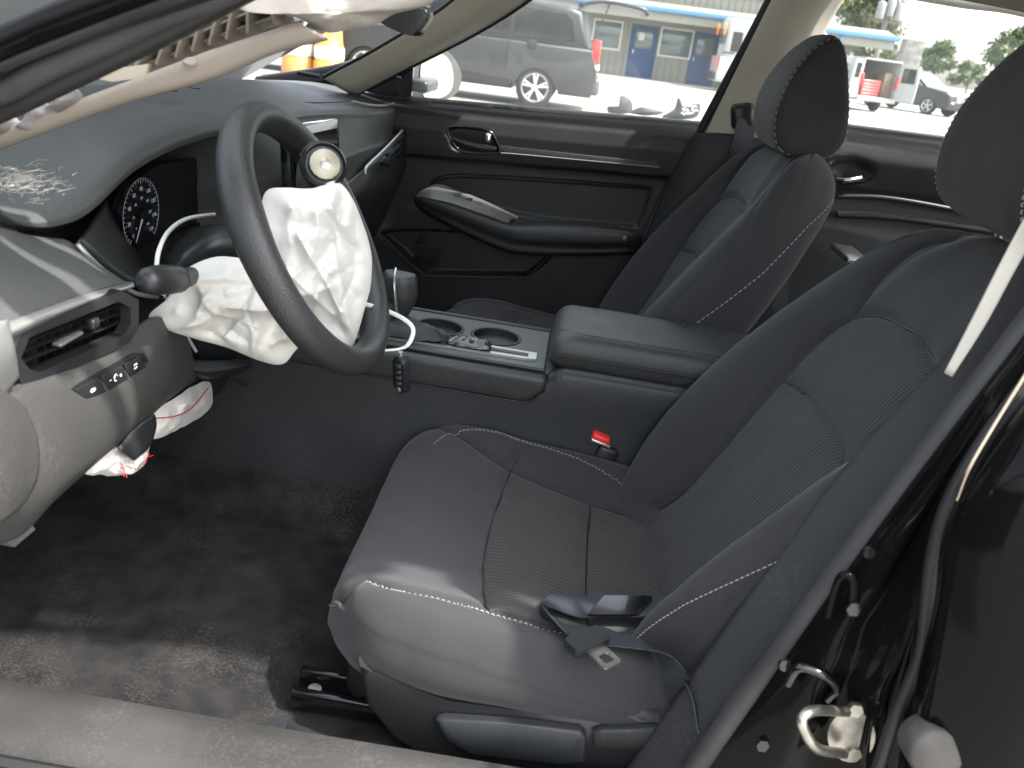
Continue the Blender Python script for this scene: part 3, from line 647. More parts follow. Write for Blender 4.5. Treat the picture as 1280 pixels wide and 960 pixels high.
    fr = frame((0, .600, 0), (-1, 0, 0), (0, 0, 1)); v, f = prism([(-a, b) for a, b in shp], fr, .026, .008); shl = mk('side_shield', W_(v), f, PLS, root)
    hp = [at(*p, Y=.628)[[0, 2]] for p in ((547, 894), (556, 891), (640, 897), (724, 906), (732, 913), (731, 944), (700, 948), (590, 936), (560, 918))]
    v, f = prism([(-a, b) for a, b in hp], frame((0, .6275, 0), (-1, 0, 0), (0, 0, 1)), .012, .004); mk('height_lever', W_(v), f, PL, root)
    hp = [at(*p, Y=.628)[[0, 2]] for p in ((740, 910), (752, 906), (822, 905), (828, 930), (742, 929))]
    v, f = prism([(-a, b) for a, b in hp], frame((0, .6275, 0), (-1, 0, 0), (0, 0, 1)), .010, .003); mk('recline_lever', W_(v), f, PL, root)
    v, f = rbox((.262, SC, .398), (.07, .43, .075), .02); mk('front_valance', W_(v), f, PLS, root)
    for yy_ in (SC+.20, SC-.20):
        q = [rbox((.08, yy_+s_*.019, .360), (.56, .012, .026), .003) for s_ in (-1, 1)]+[rbox((.08, yy_, .350), (.56, .040, .008), .002)]
        v, f = join(*q); rl = mk('seat_rail', W_(v), f, GLO, root)
        v, f = disc((.335, yy_, .354), (0, 0, 1), .009, 14, .007); mk('rail_bolt', W_(v), f, ZINC, root)
    return root
seatD = make_seat(1, 0, 0, 'dark grey driver seat with ribbed inserts and loose seat belt on its cushion', True)
seatP = make_seat(-1, .055, 3, 'dark grey passenger seat beside the window with grey minivan behind', False)
# ------------------------------------------------------------------ dashboard
# sections across the car: windscreen foot, top, rear lip, face, bottom
dash_rows = []
for y, xw, zl, xl, zf, xf in ((.715, .86, .920, .690, .86, .66), (.66, .88, .918, .690, .86, .66), (.60, .90, .915, .690, .86, .66), (.55, .915, .912, .690, .86, .68),
                              (.50, .93, .905, .72, .84, .78), (.45, .94, .912, .74, .83, .82), (.37, .95, .925, .75, .83, .82), (.28, .955, .938, .75, .83, .82), (.20, .96, .942, .74, .83, .80), (.12, .96, .946, .74, .83, .81),
                              (.05, .96, .952, .71, .84, .77), (-.01, .96, .955, .660, .85, .63), (-.10, .96, .955, .640, .86, .585), (-.26, .955, .955, .622, .865, .575), (-.42, .94, .950, .590, .870, .560), (-.56, .90, .945, .565, .870, .550), (-.66, .86, .945, .560, .875, .552), (-.715, .84, .945, .565, .875, .56)):
    zw = .962
    dash_rows.append([(xw+.09, y, zw-.01), (xw, y, zw+.006), (xw*.6+xl*.4, y, max(zw, zl)+.012), (xl+.045, y, zl+.012), (xl+.006, y, zl+.002), (xl-.002, y, zl-.012), (xf+.006, y, zf+.018 if xf < .62 else zf+.03), (xf, y, zf), (xf+.004, y, .80), (xf+.02 if xf < .62 else .64, y, .72)])
v, f = patch(dash_rows, 150, 90); dash = mk('dashboard', v, f, DASH, car); tag(dash, 'grey green grained dashboard with arched gauge hood')
# gauge hood: thick lip arching over the cluster
LIP = [(0, 262, .668), (28, 276, .660), (60, 277, .655), (95, 266, .652), (122, 248, .650), (145, 226, .650), (165, 208, .650), (195, 189, .652), (235, 172, .655), (275, 162, .658), (310, 165, .66), (340, 185, .665)]
lip = np.array([at(u, v_, X=x) for u, v_, x in LIP]); lip = np.concatenate([lip, [[.672, .02, .90]]])
k = 70; L0 = cr(lip, k); rows = []
fwd = np.array([1, 0, 0])
for du, dz in ((.26, None), (.17, .5), (.10, .75), (.05, .020), (.014, .013), (.002, .004), (0, -.004), (.006, -.012), (.04, -.016), (.09, -.020)):
    q = L0.copy(); q[:, 0] += du
    if dz is None or dz > .3:
        zt_ = np.interp(q[:, 1], [-.1, .1, .3, .5, .66], [.966, .972, .975, .968, .955]); q[:, 2] = (zt_-.012) if dz is None else (q[:, 2]+.02)*(1-(1-dz)*.9)+zt_*((1-dz)*.9) if dz < .7 else (q[:, 2]+.022)*.75+zt_*.25
        rows.append(q); continue
    q[:, 2] += dz*np.interp(np.arange(k), [0, 8, 18, 60, 69], [.35, .5, 1, 1, .6]); rows.append(q)
v, f = patch(rows, 60, k); mk('gauge_hood', v, f, DASH, dash, ang=70)
# cluster: dark recess, lens face, dial
cx = .735
pc = [at(u, v_, X=cx) for u, v_ in ((138, 262), (150, 232), (190, 205), (270, 190), (330, 200), (340, 330), (220, 330), (170, 320))]
v, f = prism([(p[1], p[2]) for p in pc], frame((cx, 0, 0), (0, 1, 0), (0, 0, 1)), -.01); mk('gauge_face', v, f, mat('gauge_black', (.010, .011, .013), .22, spec=.6), dash)
for i, (poly, x0) in enumerate((([(100, 290), (135, 255), (175, 345), (215, 340), (215, 372), (165, 372)], .668),)):
    rws = [[at(98, 302, X=.640), at(118, 318, X=.632), at(142, 338, X=.625), at(170, 352, X=.62), at(205, 352, X=.62)], [at(122, 268, X=.70), at(145, 296, X=.70), at(170, 322, X=.70), at(190, 335, X=.70), at(240, 335, X=.70)], [at(134, 250, X=.74), at(152, 285, X=.74), at(174, 312, X=.74), at(198, 326, X=.74), at(250, 325, X=.74)]]
    v, f = patch(rws, 14, 26); mk('gauge_surround', v, f, PLS, dash, thick=.004)
    v, f = tube([at(96, 305, X=.638), at(112, 322, X=.630), at(140, 348, X=.622), at(168, 366, X=.617), at(196, 372, X=.615)], .0030, 8, m=30); mk('surround_edge', v, f, SIL, dash)
dc = at(176, 268, X=cx-.012); fr = frame(dc, (0, -1, 0), (.0, 0, 1)); o_, ex_, ey_, ez_ = fr
rD = .050; ms = []
for k_ in range(33):
    a = R_(225-270*k_/32); L_ = .006 if k_ % 4 == 0 else .003
    c_, s_ = math.cos(a), math.sin(a); P = [o_+ex_*c_*r_*rD+ey_*s_*r_*rD-np.array([.0015, 0, 0]) for r_ in (1-L_/rD, 1)]
    ms.append(tube(P, .00045, 4))
for k_ in range(9):
    a = R_(225-270*k_/8); p = o_+ex_*math.cos(a)*rD*.74+ey_*math.sin(a)*rD*.74-np.array([.0018, 0, 0])
    ms.append(text3d(str(k_*20), (p, ex_, ey_, np.array([-1., 0, 0])), .0085, None, None))
ms.append(tube([o_+ex_*rD*math.cos(a)*1.03+ey_*rD*1.03*math.sin(a)-np.array([.0012, 0, 0]) for a in np.radians(np.linspace(225, -45, 40))], .0004, 4))
for k_ in range(7):
    a = R_(225-270*k_/6); p = o_+ex_*math.cos(a)*rD*.48+ey_*math.sin(a)*rD*.48-np.array([.0018, 0, 0]); ms.append(text3d(str(k_*40), (p, ex_, ey_, np.array([-1., 0, 0])), .005, None, None))
v, f = join(*ms); mk('dial_print', v, f, mat('gauge_print', (.55, .57, .6), .6), dash, smooth=False)
a = R_(237); q = tube([o_-np.array([.004, 0, 0]), o_+ex_*rD*.85*math.cos(a)+ey_*rD*.85*math.sin(a)-np.array([.004, 0, 0])], [.0013, .0005], 6); mk('needle', *q, PRINT, dash)
q = disc(o_-np.array([.002, 0, 0]), (-1, 0, 0), .007, 16, .006); mk('needle_hub', *q, BLK, dash)
# left end: silver blade, air vent, switch bank, lower panel
def dpatch(name, rows, m, n1=30, n2=30, thick=.004, parent=dash, ang=40):
    v, f = patch([[at(u, v_, X=x) for u, v_, x in r] for r in rows], n1, n2); return mk(name, v, f, m, parent, thick=thick, ang=ang)
dpatch('wing_panel', [[(-60, 268, .66), (0, 284, .66), (50, 296, .66), (84, 300, .655), (110, 320, .64), (150, 348, .62)], [(-60, 340, .605), (0, 350, .602), (60, 345, .602), (105, 338, .604), (130, 342, .605), (158, 352, .604)], [(-60, 425, .575), (0, 406, .574), (60, 384, .577), (110, 366, .582), (140, 357, .587), (164, 352, .592)]], DASH)
dpatch('silver_blade', [[(-60, 428, .576), (0, 405, .573), (60, 383, .575), (110, 366, .581), (166, 352, .59)], [(-60, 446, .566), (0, 422, .564), (60, 396, .566), (110, 376, .572), (168, 356, .583)], [(-60, 460, .572), (0, 432, .57), (60, 402, .572), (110, 381, .577), (168, 359, .586)]], SIL, 10, 30)
dpatch('silver_blade', [[(-60, 420, .570), (-20, 406, .568), (5, 400, .566)], [(-60, 500, .560), (-20, 462, .558), (14, 440, .560)], [(-60, 540, .565), (-10, 505, .562), (18, 470, .566)]], SIL, 12, 10)
# vent: frame with opening, deep dark box, horizontal blades, upright fins
VX = .574; fo, fi = [(8, 452), (20, 415), (148, 362), (169, 374), (169, 410), (158, 427), (48, 481), (22, 480)], [(21, 447), (31, 421), (144, 376), (159, 384), (159, 404), (151, 417), (44, 465), (32, 461)]
to = lambda L, X: [(at(u, v_, X=X)[1], at(u, v_, X=X)[2]) for u, v_ in L]
frv = lambda x: frame((x, 0, 0), (0, 1, 0), (0, 0, 1))
q = plate(to(fo, VX), [to(fi, VX)], frv(VX-.004), .012); mk('vent_frame', *q, PLS, dash, ang=30)
q = prism(to([(10, 452), (52, 408), (150, 370), (164, 380), (164, 410), (44, 468)], VX+.05), frv(VX+.05), .01); mk('vent_recess', *q, BLK, dash)
for (a, b) in (((27, 452), (157, 399)), ((24, 440), (157, 388)), ((30, 427), (148, 380)), ((38, 462), (152, 412))):
    pa, pb = at(*a, X=VX+.012), at(*b, X=VX+.012); c_ = (pa+pb)/2
    q = tube([pa, pb], 1, 8, flat=(.0065, .0013), updir=(.3, 0, 1)); mk('vent_blade', *q, PLS, dash)
for t_ in np.linspace(.08, .94, 11):
    p = at(24+t_*132, 455-t_*57, X=VX+.034); q = rbox(p, (.02, .0014, .05), .0005); mk('vent_fin', *q, BLK, dash)
q = rbox(at(116, 404, X=VX+.004), (.010, .013, .012), .003); mk('vent_tab', *q, PLS, dash)
q = rbox(at(85, 423, X=VX+.006), (.010, .040, .0045), .002); mk('vent_tab', *q, GREY, dash)
# lower left panels: brown grained knee panel with rounded end cap
dpatch('knee_panel', [[(-40, 515, .572), (18, 482, .572), (46, 470, .574), (100, 445, .578), (168, 410, .584), (200, 396, .588), (235, 418, .60)],
                      [(-40, 530, .562), (24, 500, .560), (60, 488, .562), (115, 466, .566), (190, 432, .574), (215, 425, .580), (240, 440, .60)],
                      [(-40, 590, .552), (40, 560, .548), (80, 545, .550), (130, 520, .556), (205, 470, .570), (225, 462, .58), (245, 462, .60)],
                      [(-40, 650, .556), (45, 625, .552), (80, 600, .554), (128, 565, .560), (185, 515, .574), (215, 490, .59), (245, 472, .61)],
                      [(-40, 690, .59), (25, 670, .58), (70, 625, .580), (120, 580, .585), (180, 530, .60), (215, 500, .62), (250, 476, .64)]], DASHW, 40, 50, thick=.006)
dpatch('dash_end_cap', [[(-60, 470, .545), (-30, 478, .542), (0, 495, .542), (20, 512, .546)], [(-60, 540, .53), (-30, 540, .53), (10, 545, .534), (36, 555, .542)], [(-60, 610, .53), (-30, 605, .53), (10, 600, .536), (36, 592, .544)], [(-60, 665, .54), (-30, 660, .54), (0, 642, .545), (22, 622, .55)]], DASHW, 26, 20, thick=.008)
_a, _b = at(95, 494, X=.5632), at(175, 452, X=.5712); SF = frame(_a, _b-_a, (.06, 0, 1)); SF = (SF[0], SF[1], SF[2], SF[3]) 
if SF[3][0] > 0: SF = (SF[0], SF[1], SF[2], -SF[3])
sw = onp(SF, [(86, 486), (98, 478), (166, 441), (178, 441), (184, 452), (178, 461), (108, 503), (98, 504)])
q = prism(sw, (SF[0]-SF[3]*.002, *SF[1:]), .0045, .001); mk('switch_bank', *q, BLK, dash)
for poly, g in (([(89, 487), (118, 471), (127, 489), (104, 502)], 0), ([(121, 470), (147, 456), (155, 473), (130, 488)], 1), ([(150, 455), (168, 445), (178, 458), (158, 471)], 2)):
    pp = onp(SF, poly); q = prism(pp, (SF[0]+SF[3]*.0026, *SF[1:]), .0024, .0008); mk('switch_button', *q, PLS, dash)
    c2_ = np.mean(pp, 0); o_ = SF[0]+SF[1]*c2_[0]+SF[2]*c2_[1]+SF[3]*.0052; a_, b_, z_ = SF[1:]
    if g == 0: ms = [disc(o_+a_*d_, (-1, 0, 0), .0022, 10, .0003) for d_ in (-.002, .002)]+[tube([o_-a_*.005, o_+a_*.005], .0005, 4)]
    elif g == 1: ms = [tube([o_-a_*.013, o_-a_*.010], .0006, 4), tube([o_+a_*.010, o_+a_*.013], .0006, 4), tube([o_+a_*.0115-b_*.0015, o_+a_*.0115+b_*.0015], .0006, 4), tube([o_+(a_*math.cos(t_)+b_*math.sin(t_))*.0035 for t_ in np.linspace(.4, 5, 12)], .0006, 4)]
    else: ms = [rbox(o_+a_*dx_+b_*dz_, (.0006, .0028, .0024), .0003) for dx_ in (-.0022, .0022) for dz_ in (-.002, .002)]
    v, f = join(*ms); mk('switch_symbol', v, f, PRINT, dash)
# steering column shroud, stalk
dpatch('column_shroud', [[(205, 322, .64), (228, 296, .63), (262, 280, .62), (300, 284, .62)], [(214, 340, .60), (240, 318, .59), (272, 305, .58), (310, 310, .58)], [(235, 372, .60), (260, 365, .585), (290, 360, .58), (320, 362, .58)], [(255, 410, .62), (280, 410, .61), (305, 405, .61), (330, 405, .61)]], PLS, 20, 20)
dpatch('column_shroud', [[(228, 446, .62), (250, 450, .61), (280, 450, .61), (310, 446, .61)], [(236, 462, .60), (258, 466, .59), (286, 462, .59), (315, 455, .59)], [(248, 474, .62), (268, 474, .61), (292, 468, .61), (315, 462, .61)]], PL, 12, 20)
p0, p1 = at(180, 351, Y=.565), at(222, 349, Y=.50); q = tube([p0-(p1-p0)*.02, p0+(p1-p0)*.08, p0+(p1-p0)*.3, p0+(p1-p0)*.7, p0+(p1-p0)], [.006, .0135, .0160, .0165, .015], 20); stk = mk('turn_signal_stalk', *q, PLS, dash)
q = tube([p1, p1+(p1-p0)*.12, at(262, 338, X=.60)], [.0155, .012, .009], 16); mk('stalk_arm', *q, PL, dash)
for i_, w_ in enumerate((-.45, .15, .65)):
    c_ = p0+(p1-p0)*(.48+.03*i_); d_ = (CC-c_); d_ /= np.linalg.norm(d_); up_ = np.cross(d_, (p1-p0)); up_ /= np.linalg.norm(up_); c_ = c_+(d_*math.cos(w_)-up_*math.sin(w_))*.0166
    q = rbox(c_, (.0022, .0045, .0014), .0004); mk('stalk_print', *q, PRINT, dash)
# lower trim behind the wheel, knee airbag opening
dpatch('lower_trim', [[(230, 400, .62), (300, 420, .62), (360, 430, .62)], [(245, 475, .64), (280, 480, .64), (340, 470, .64)], [(200, 540, .66), (260, 500, .68), (300, 490, .70)]], PLS, 16, 16)
# hood release
q = prism(to([(6, 676), (40, 655), (44, 662), (18, 684)], .60), frv(.60), .02, .003); mk('bonnet_release', *q, SIL, dash)
q = prism(to([(10, 668), (38, 652), (42, 656), (12, 674)], .605), frv(.604), .012, .002); mk('release_label', *q, GLO, dash)
# centre screen, standing proud
sa = [at(349, 163, X=.575), at(412, 150, X=.555), at(422, 186, X=.560), at(385, 262, X=.575), at(366, 240, X=.577)]
SX = np.mean(sa, 0); ey = (sa[1]-sa[0]); F_ = frame(sa[0], ey, (.10, 0, 1))
o_, a_, b_, z_ = F_; w_ = np.linalg.norm(ey)*1.02; h_ = .135
q = prism(rrect(w_, h_, .010, 5, w_/2, -h_/2+.004), (o_, a_, b_, z_), .016, .003); 
mk('screen_housing', *q, GLO, dash)
q = prism(rrect(w_-.03, h_-.03, .004, 4, w_/2, -h_/2+.004), (o_-z_*.0012 if z_[0] > 0 else o_+z_*.017, a_, b_, z_), .0010); mk('screen', *q, mat('dark_screen', (.012, .013, .014), .08, spec=.7), dash)
q = tube([o_+a_*.004-b_*(h_-.02)-z_*.001, o_+a_*.004, o_+a_*(w_-.004)], .0022, 8); mk('screen_rim', *q, PLS, dash)
q = disc(o_+a_*.016-b_*(h_-.022)-z_*.001, -z_, .011, 20, .014); mk('volume_knob', *q, CHR, dash)
# passenger end: silver line, vent, lower face
q = tube([at(455, 252, X=.546), at(456, 232, X=.546), at(457, 212, X=.546), at(462, 204, X=.546), at(480, 187, X=.540), at(503, 163, X=.532)], .0032, 8, m=40); mk('silver_line', *q, SIL, dash)
dpatch('face_panel', [[(400, 245, .60), (430, 230, .575), (458, 208, .548), (482, 186, .540), (505, 162, .532)], [(410, 280, .58), (435, 262, .56), (460, 240, .540), (488, 222, .534), (514, 200, .530)], [(420, 315, .59), (440, 300, .575), (462, 285, .562), (490, 250, .556), (512, 222, .552)], [(425, 335, .62), (445, 320, .60), (465, 296, .592), (492, 262, .59), (512, 232, .585)]], PL, 24, 30)
pv = to([(474, 203), (484, 188), (504, 170), (507, 180), (500, 191), (482, 206)], .536); pvi = to([(479, 201), (487, 190), (502, 176), (503, 181), (498, 189), (483, 202)], .536)
q = plate(pv, [pvi], frv(.526), .010); mk('vent_frame', *q, GLO, dash)
q = prism(pvi, frv(.533), .004); mk('vent_recess', *q, BLK, dash)
for (a, b) in (((481, 199), (500, 182)), ((482, 202), (501, 186)), ((484, 193), (501, 178))):
    q = tube([at(*a, X=.529), at(*b, X=.529)], 1, 6, flat=(.006, .0022), updir=(.3, 0, 1)); mk('vent_blade', *q, PLS, dash)
# defroster and speaker edge lines on the dash top
q = tube([at(372, 128, Z=.966), at(420, 128, Z=.966), at(452, 124, Z=.966)], .0012, 6, m=12); mk('top_seam', *q, BLK, dash)
q = tube([at(520, 122, Z=.95), at(478, 132, Z=.955), at(440, 127, Z=.966)], .003, 6, m=12); mk('top_clip', *q, mat('pale_clip', (.3, .3, .27), .6), dash)
for pts in ([(180, 119), (205, 113), (222, 114)], [(205, 117), (214, 112)], [(232, 108), (240, 110), (250, 111)], [(120, 138), (130, 132), (160, 126)]):
    q = tube([at(*p, Z=.987) for p in pts], .0009, 5, m=10); mk('crack', *q, BLK, dash)
# ------------------------------------------------------------------ steering wheel
WC = np.array([.433, .34, .876]); wt_ = R_(30); wu = np.array([math.sin(wt_), 0, math.cos(wt_)]); wl = np.array([0, 1., 0]); wn = np.array([-math.cos(wt_), 0, math.sin(wt_)]); WR = .163
def wp(a, r, d=0): return WC+r*(math.cos(a)*wu+math.sin(a)*wl)+d*wn
A = np.linspace(0, 2*math.pi, 120, endpoint=False); V = []
for a in A:
    grip = 1+.10*math.exp(-((abs(((a+math.pi) % (2*math.pi))-math.pi)-1.15)/.35)**2)
    for j in range(20):
        w_ = 2*math.pi*j/20; V.append(WC+(WR+.0185*grip*math.cos(w_))*(math.cos(a)*wu+math.sin(a)*wl)+.0205*grip*math.sin(w_)*wn)
wheel = mk('steering_wheel', V, gridF(120, 20, True, True), LEA, car); tag(wheel, 'black grained steering wheel with white airbag cloth hanging from its hub')
# hub well, spokes, badge
q = disc(WC-wn*.06, wn, .05, 28, prof=[(0, 0), (.046, 0), (.050, .012), (.050, .024), (.045, .028), (.03, .015), (0, .015)]); mk('hub', *q, PLS, wheel)
for a0, a1, r0 in ((-1.35, -1.35, .03),):
    P = [wp(a0, .055, -.018), wp(a0, .10, -.012), wp(a1, WR-.006, -.002)]
    q = tube(P, [.030, .024, .018], 12, flat=(1, .38), updir=wn); mk('spoke', *q, PLS, wheel)
bc = at(407, 204, Y=.352); bn = np.array([-.42, .80, .42])
q = disc(bc-bn*.028, bn, .03, 26, prof=[(0, 0), (.026, 0), (.029, .012), (.028, .022), (.025, .026), (.023, .020), (0, .018)]); mk('badge_seat', *q, PLS, wheel)
q = disc(bc-bn*.006, bn, .022, 16, prof=[(0, 0), (.0180, 0), (.0190, .0025), (.0175, .004), (0, .0042)]); mk('steel_disc', *q, mat('cream_steel', (.40, .37, .29), .45, metal=.3, var=.12, vscale=60), wheel)
q = disc(bc-bn*.002, bn, .006, 14, prof=[(0, 0), (.0065, 0), (.0065, .0012), (.0045, .0016), (.0045, .003), (0, .0035)]); mk('hub_bolt', *q, ZINC, wheel)
q = tube([bc+np.array([.0, -.004, -.05])+bn*.006, bc+np.array([-.01, -.018, -.058])+bn*.008], .0012, 6); mk('wire_end', *q, WHITE, wheel)
dk = [at(374, 200, Y=.33), at(384, 180, Y=.32), at(400, 178, Y=.315), at(420, 188, Y=.31), at(424, 215, Y=.31), at(405, 236, Y=.33), at(372, 238, Y=.345)]
v, f = pillow(dk, (-.4, .8, .3), .012, .02, 10, 40, amp=.003, sc=40); mk('torn_cover', v, f, RUB, wheel)
q = tube([at(376, 196, Y=.34), at(384, 185, Y=.335), at(390, 194, Y=.335), at(396, 180, Y=.33), at(414, 182, Y=.325), at(424, 196, Y=.325)], .003, 8, m=40); mk('torn_edge', *q, RUB, wheel)
# driver airbag
U3 = lambda L: [at(u, v_, Y=y) for u, v_, y in L]
up = U3([(332, 243, .385), (358, 236, .38), (392, 236, .365), (418, 226, .35), (436, 240, .34), (452, 276, .325), (464, 318, .315), (464, 356, .315), (452, 396, .325), (440, 434, .335), (425, 436, .345), (404, 416, .36), (376, 402, .375), (350, 376, .39), (332, 340, .395), (324, 290, .39)])
fd = [(at(*a, Y=.36), at(*b, Y=.36), h_, w_) for a, b, h_, w_ in (((350, 250), (430, 300), .012, .006), ((380, 250), (440, 360), .010, .005), ((340, 300), (450, 340), .011, .006), ((350, 350), (440, 400), .012, .006), ((400, 300), (430, 420), .010, .005), ((330, 270), (400, 400), -.008, .006), ((420, 250), (455, 380), -.009, .005), ((365, 330), (445, 320), -.009, .005))]
v, f = pillow(up, (-.25, .93, .28), .020, .022, 46, 150, (), .0045, 24, 1, .5, 30, at(415, 250, Y=.36), .015); bag = mk('driver_airbag', v, f, CLO, car); tag(bag, 'crumpled white airbag hanging limp through the steering wheel')
lo = U3([(186, 397, .43), (208, 372, .43), (226, 343, .425), (262, 322, .41), (300, 322, .40), (345, 332, .375), (385, 372, .365), (398, 415, .365), (372, 436, .380), (355, 455, .39), (330, 452, .395), (306, 444, .40), (282, 434, .405), (244, 424, .42), (214, 414, .425)])
fd = [(at(*a, Y=.40), at(*b, Y=.40), h_, w_) for a, b, h_, w_ in (((240, 350), (300, 420), .012, .006), ((270, 335), (335, 440), .012, .006), ((215, 375), (330, 380), .009, .005), ((300, 340), (350, 430), -.010, .005), ((230, 400), (340, 410), .010, .005), ((220, 360), (270, 425), -.008, .005))]
v, f = pillow(lo, (-.2, .95, .25), .018, .018, 44, 150, (), .0042, 24, 5, .5, 30, at(350, 350, Y=.40), .014); mk('airbag_lobe', v, f, CLO, bag)
sm = [dashes(np.array(U3([(330, 262, .415), (327, 285, .418), (326, 310, .418)])), np.array([-.3, .9, .3]), .003, .004, .0009)]
v, f = join(*sm); mk('tan_stitching', v, f, mat('tan_thread', (.45, .28, .12), .7), bag, kind='stuff')
# knee airbag hanging below the dash
kn = [at(*p) if False else at(p[0], p[1], X=p[2]) for p in ((258, 476, .62), (265, 506, .62), (232, 532, .615), (190, 548, .60), (190, 520, .60), (214, 500, .605))]
v, f = pillow(kn, (-.7, .6, .2), .006, .006, 24, 90, amp=.003, sc=30, seed=8, creases=12, ch=.007); kb = mk('knee_airbag', v, f, CLO, car); tag(kb, 'white knee airbag with red stitching hanging under the dashboard')
kn = [at(p[0], p[1], X=p[2]) for p in ((106, 588, .585), (136, 562, .585), (170, 552, .59), (188, 548, .60), (186, 566, .60), (176, 586, .60), (150, 594, .595), (124, 594, .59))]
v, f = pillow(kn, (-.7, .6, .2), .006, .006, 24, 90, amp=.004, sc=40, seed=12, creases=12, ch=.007); mk('airbag_lobe', v, f, CLO, kb)
RT = mat('red_thread', (.5, .02, .02), .7)
v, f = tube([at(192, 523, X=.588), at(220, 520, X=.59), at(240, 510, X=.6), at(260, 486, X=.606)], .0009, 5, m=20); mk('red_thread', v, f, RT, kb)
for k_ in range(9):
    u, v_ = 148+k_*4, 588-k_*2; p = at(u, v_, X=.575); q = [p+np.array([random.uniform(-.006, .006) for _ in range(3)])*s_ for s_ in (0, .6, 1.2, 2)]; mk('red_thread', *tube(q, .0006, 4), RT, kb)
dpatch('trim_flap', [[(146, 560, .575), (170, 532, .575), (192, 518, .58)], [(164, 574, .568), (182, 556, .57), (194, 532, .58)], [(166, 574, .572), (182, 562, .575), (190, 548, .585)]], PLS, 8, 12, thick=.002)
# loose fibres on the dash
ms = []
for k_ in range(150):
    u = random.gauss(28, 24); v_ = random.gauss(232, 9); p = at(max(-30, u), v_, Z=.962); p[2] += .002
    a = random.gauss(.3, .9); L_ = random.uniform(.01, .035); d_ = np.array([math.sin(a)*.3, -math.cos(a), 0])*L_
    ms.append(tube([p, p+d_*.5+np.array([random.uniform(-.006, .006), random.uniform(-.004, .004), random.uniform(0, .004)]), p+d_], .00013, 4, m=6))
v, f = join(*ms); fb = mk('loose_fibres', v, f, mat('pale_fibre', (.42, .40, .36), .6)); tag(fb, 'tuft of fine pale fibres lying on the dash top', 'fibres', kind='stuff')

# closures that a step to the side would show: dash core and side cover, kick panel, wing and hinge face
def slab(name, poly, y0, y1, m, parent, bev=.006):
    q = prism([(-a, b) for a, b in poly], frame((0, y0, 0), (-1, 0, 0), (0, 0, 1)), y1-y0, bev); return mk(name, *q, m, parent)
slab('dash_core', [(.72, .66), (.70, .70), (.72, .79), (.88, .79), (.98, .90), (1.15, .90), (1.20, .62)], -.69, .70, BLK, dash)
slab('dash_side_cover', [(.625, .66), (.612, .74), (.612, .84), (.66, .915), (.80, .945), (1.05, .93), (1.15, .88), (1.15, .58), (.74, .58)], .735, .752, PL, dash)
slab('kick_panel', [(.80, .34), (.76, .60), (1.25, .62), (1.25, .34)], .655, .70, PL, car)
slab('front_wing', [(.985, .12), (.985, .55), (.97, .80), (.93, .93), (1.3, .93), (1.9, .82), (2.0, .55), (1.62, .52), (1.50, .60), (1.25, .64), (1.0, .58), (.99, .30)], .80, .885, PAINT, car, .02)
slab('front_wing', [(.985, .12), (.985, .55), (.97, .80), (.93, .93), (1.3, .93), (1.9, .82), (2.0, .55), (1.62, .52), (1.50, .60), (1.25, .64), (1.0, .58), (.99, .30)][::1], -.885, -.80, PAINT, car, .02)
slab('hinge_face', [(.97, .30), (.94, .80), (.90, .92), (1.10, .93), (1.12, .30)], .70, .81, PAINT, car, .01)
# ------------------------------------------------------------------ centre console
rows = []
for x, w, zt_, zb_ in ((.90, .10, .66, .30), (.75, .112, .655, .30), (.62, .115, .645, .32), (.50, .115, .642, .33), (.35, .113, .642, .34), (.20, .112, .645, .34), (.112, .112, .648, .34), (.085, .112, .664, .34), (.06, .112, .668, .34), (-.10, .112, .668, .34), (-.32, .112, .668, .34)):
    q = [(w+.035, zb_), (w+.022, .43), (w+.006, .55), (w, zt_-.025), (w-.008, zt_-.006), (w-.02, zt_), (0, zt_)]; q = q+[(-a, b) for a, b in q[:-1][::-1]]
    rows.append([(x, a, b) for a, b in q])
v, f = patch(rows, 110, 50); con = mk('centre_console', v, f, PL, car, ang=60); tag(con, 'dark centre console with two round cup holders and padded lid')
# grained band along the upper edge
TOPZ = .655
rows = []
for x in np.linspace(.70, .105, 20):
    e = float(sstep(x, .105, .13)); z = TOPZ-.002
    lo_ = .052*(.55+.45*e)*(1-.25*float(sstep(x, .45, .7)))
    rows.append([(x, .104, z), (x, .112, z-.001), (x, .1185, z-.008), (x, .1195, z-.02), (x, .1185, z-lo_+.006), (x, .113, z-lo_)])
v, f = patch(rows, 60, 24); mk('padded_band', v, f, LEA, con, thick=.004)
v, f = tube([(.72, .116, .575), (.62, .1165, .602), (.50, .1165, .606), (.35, .1165, .603), (.16, .1165, .601), (.125, .1165, .606), (.11, .116, .630), (.104, .1155, .655), (.10, .1145, .664)], .0013, 6, m=60); mk('panel_gap', v, f, BLK, con)
# top plate with cup holders, silver bezel and gear slot
ct = at(552, 412, Z=TOPZ); c1 = (.308, -.026); c2 = (.205, -.026)
PF = frame((0, 0, TOPZ-.003), (1, 0, 0), (0, 1, 0))
outer = [(.112, -.100), (.112, .100), (.30, .100), (.45, .098), (.62, .09), (.62, -.09), (.45, -.098), (.30, -.100)]
rc_ = .0405; holes = [circ(rc_, 32, *c1), circ(rc_, 32, *c2)]
q = plate(outer, holes, PF, .004); mk('console_top', *q, mat('console_top_plastic', (.085, .09, .086), .36, metal=.35, bump=.15, bscale=600, dust=.08), con, smooth=False)
for c in (c1, c2):
    q = disc((c[0], c[1], TOPZ-.066), (0, 0, 1), rc_, 36, prof=[(0, 0), (rc_-.004, 0), (rc_-.001, .006), (rc_, .062), (rc_-.0005, .068), (rc_+.003, .0695), (rc_+.005, .0685), (rc_+.0052, .066)]); mk('cup_holder', *q, mat('cup_rubber', (.014, .0145, .015), .5, bump=.3, bscale=200), con)
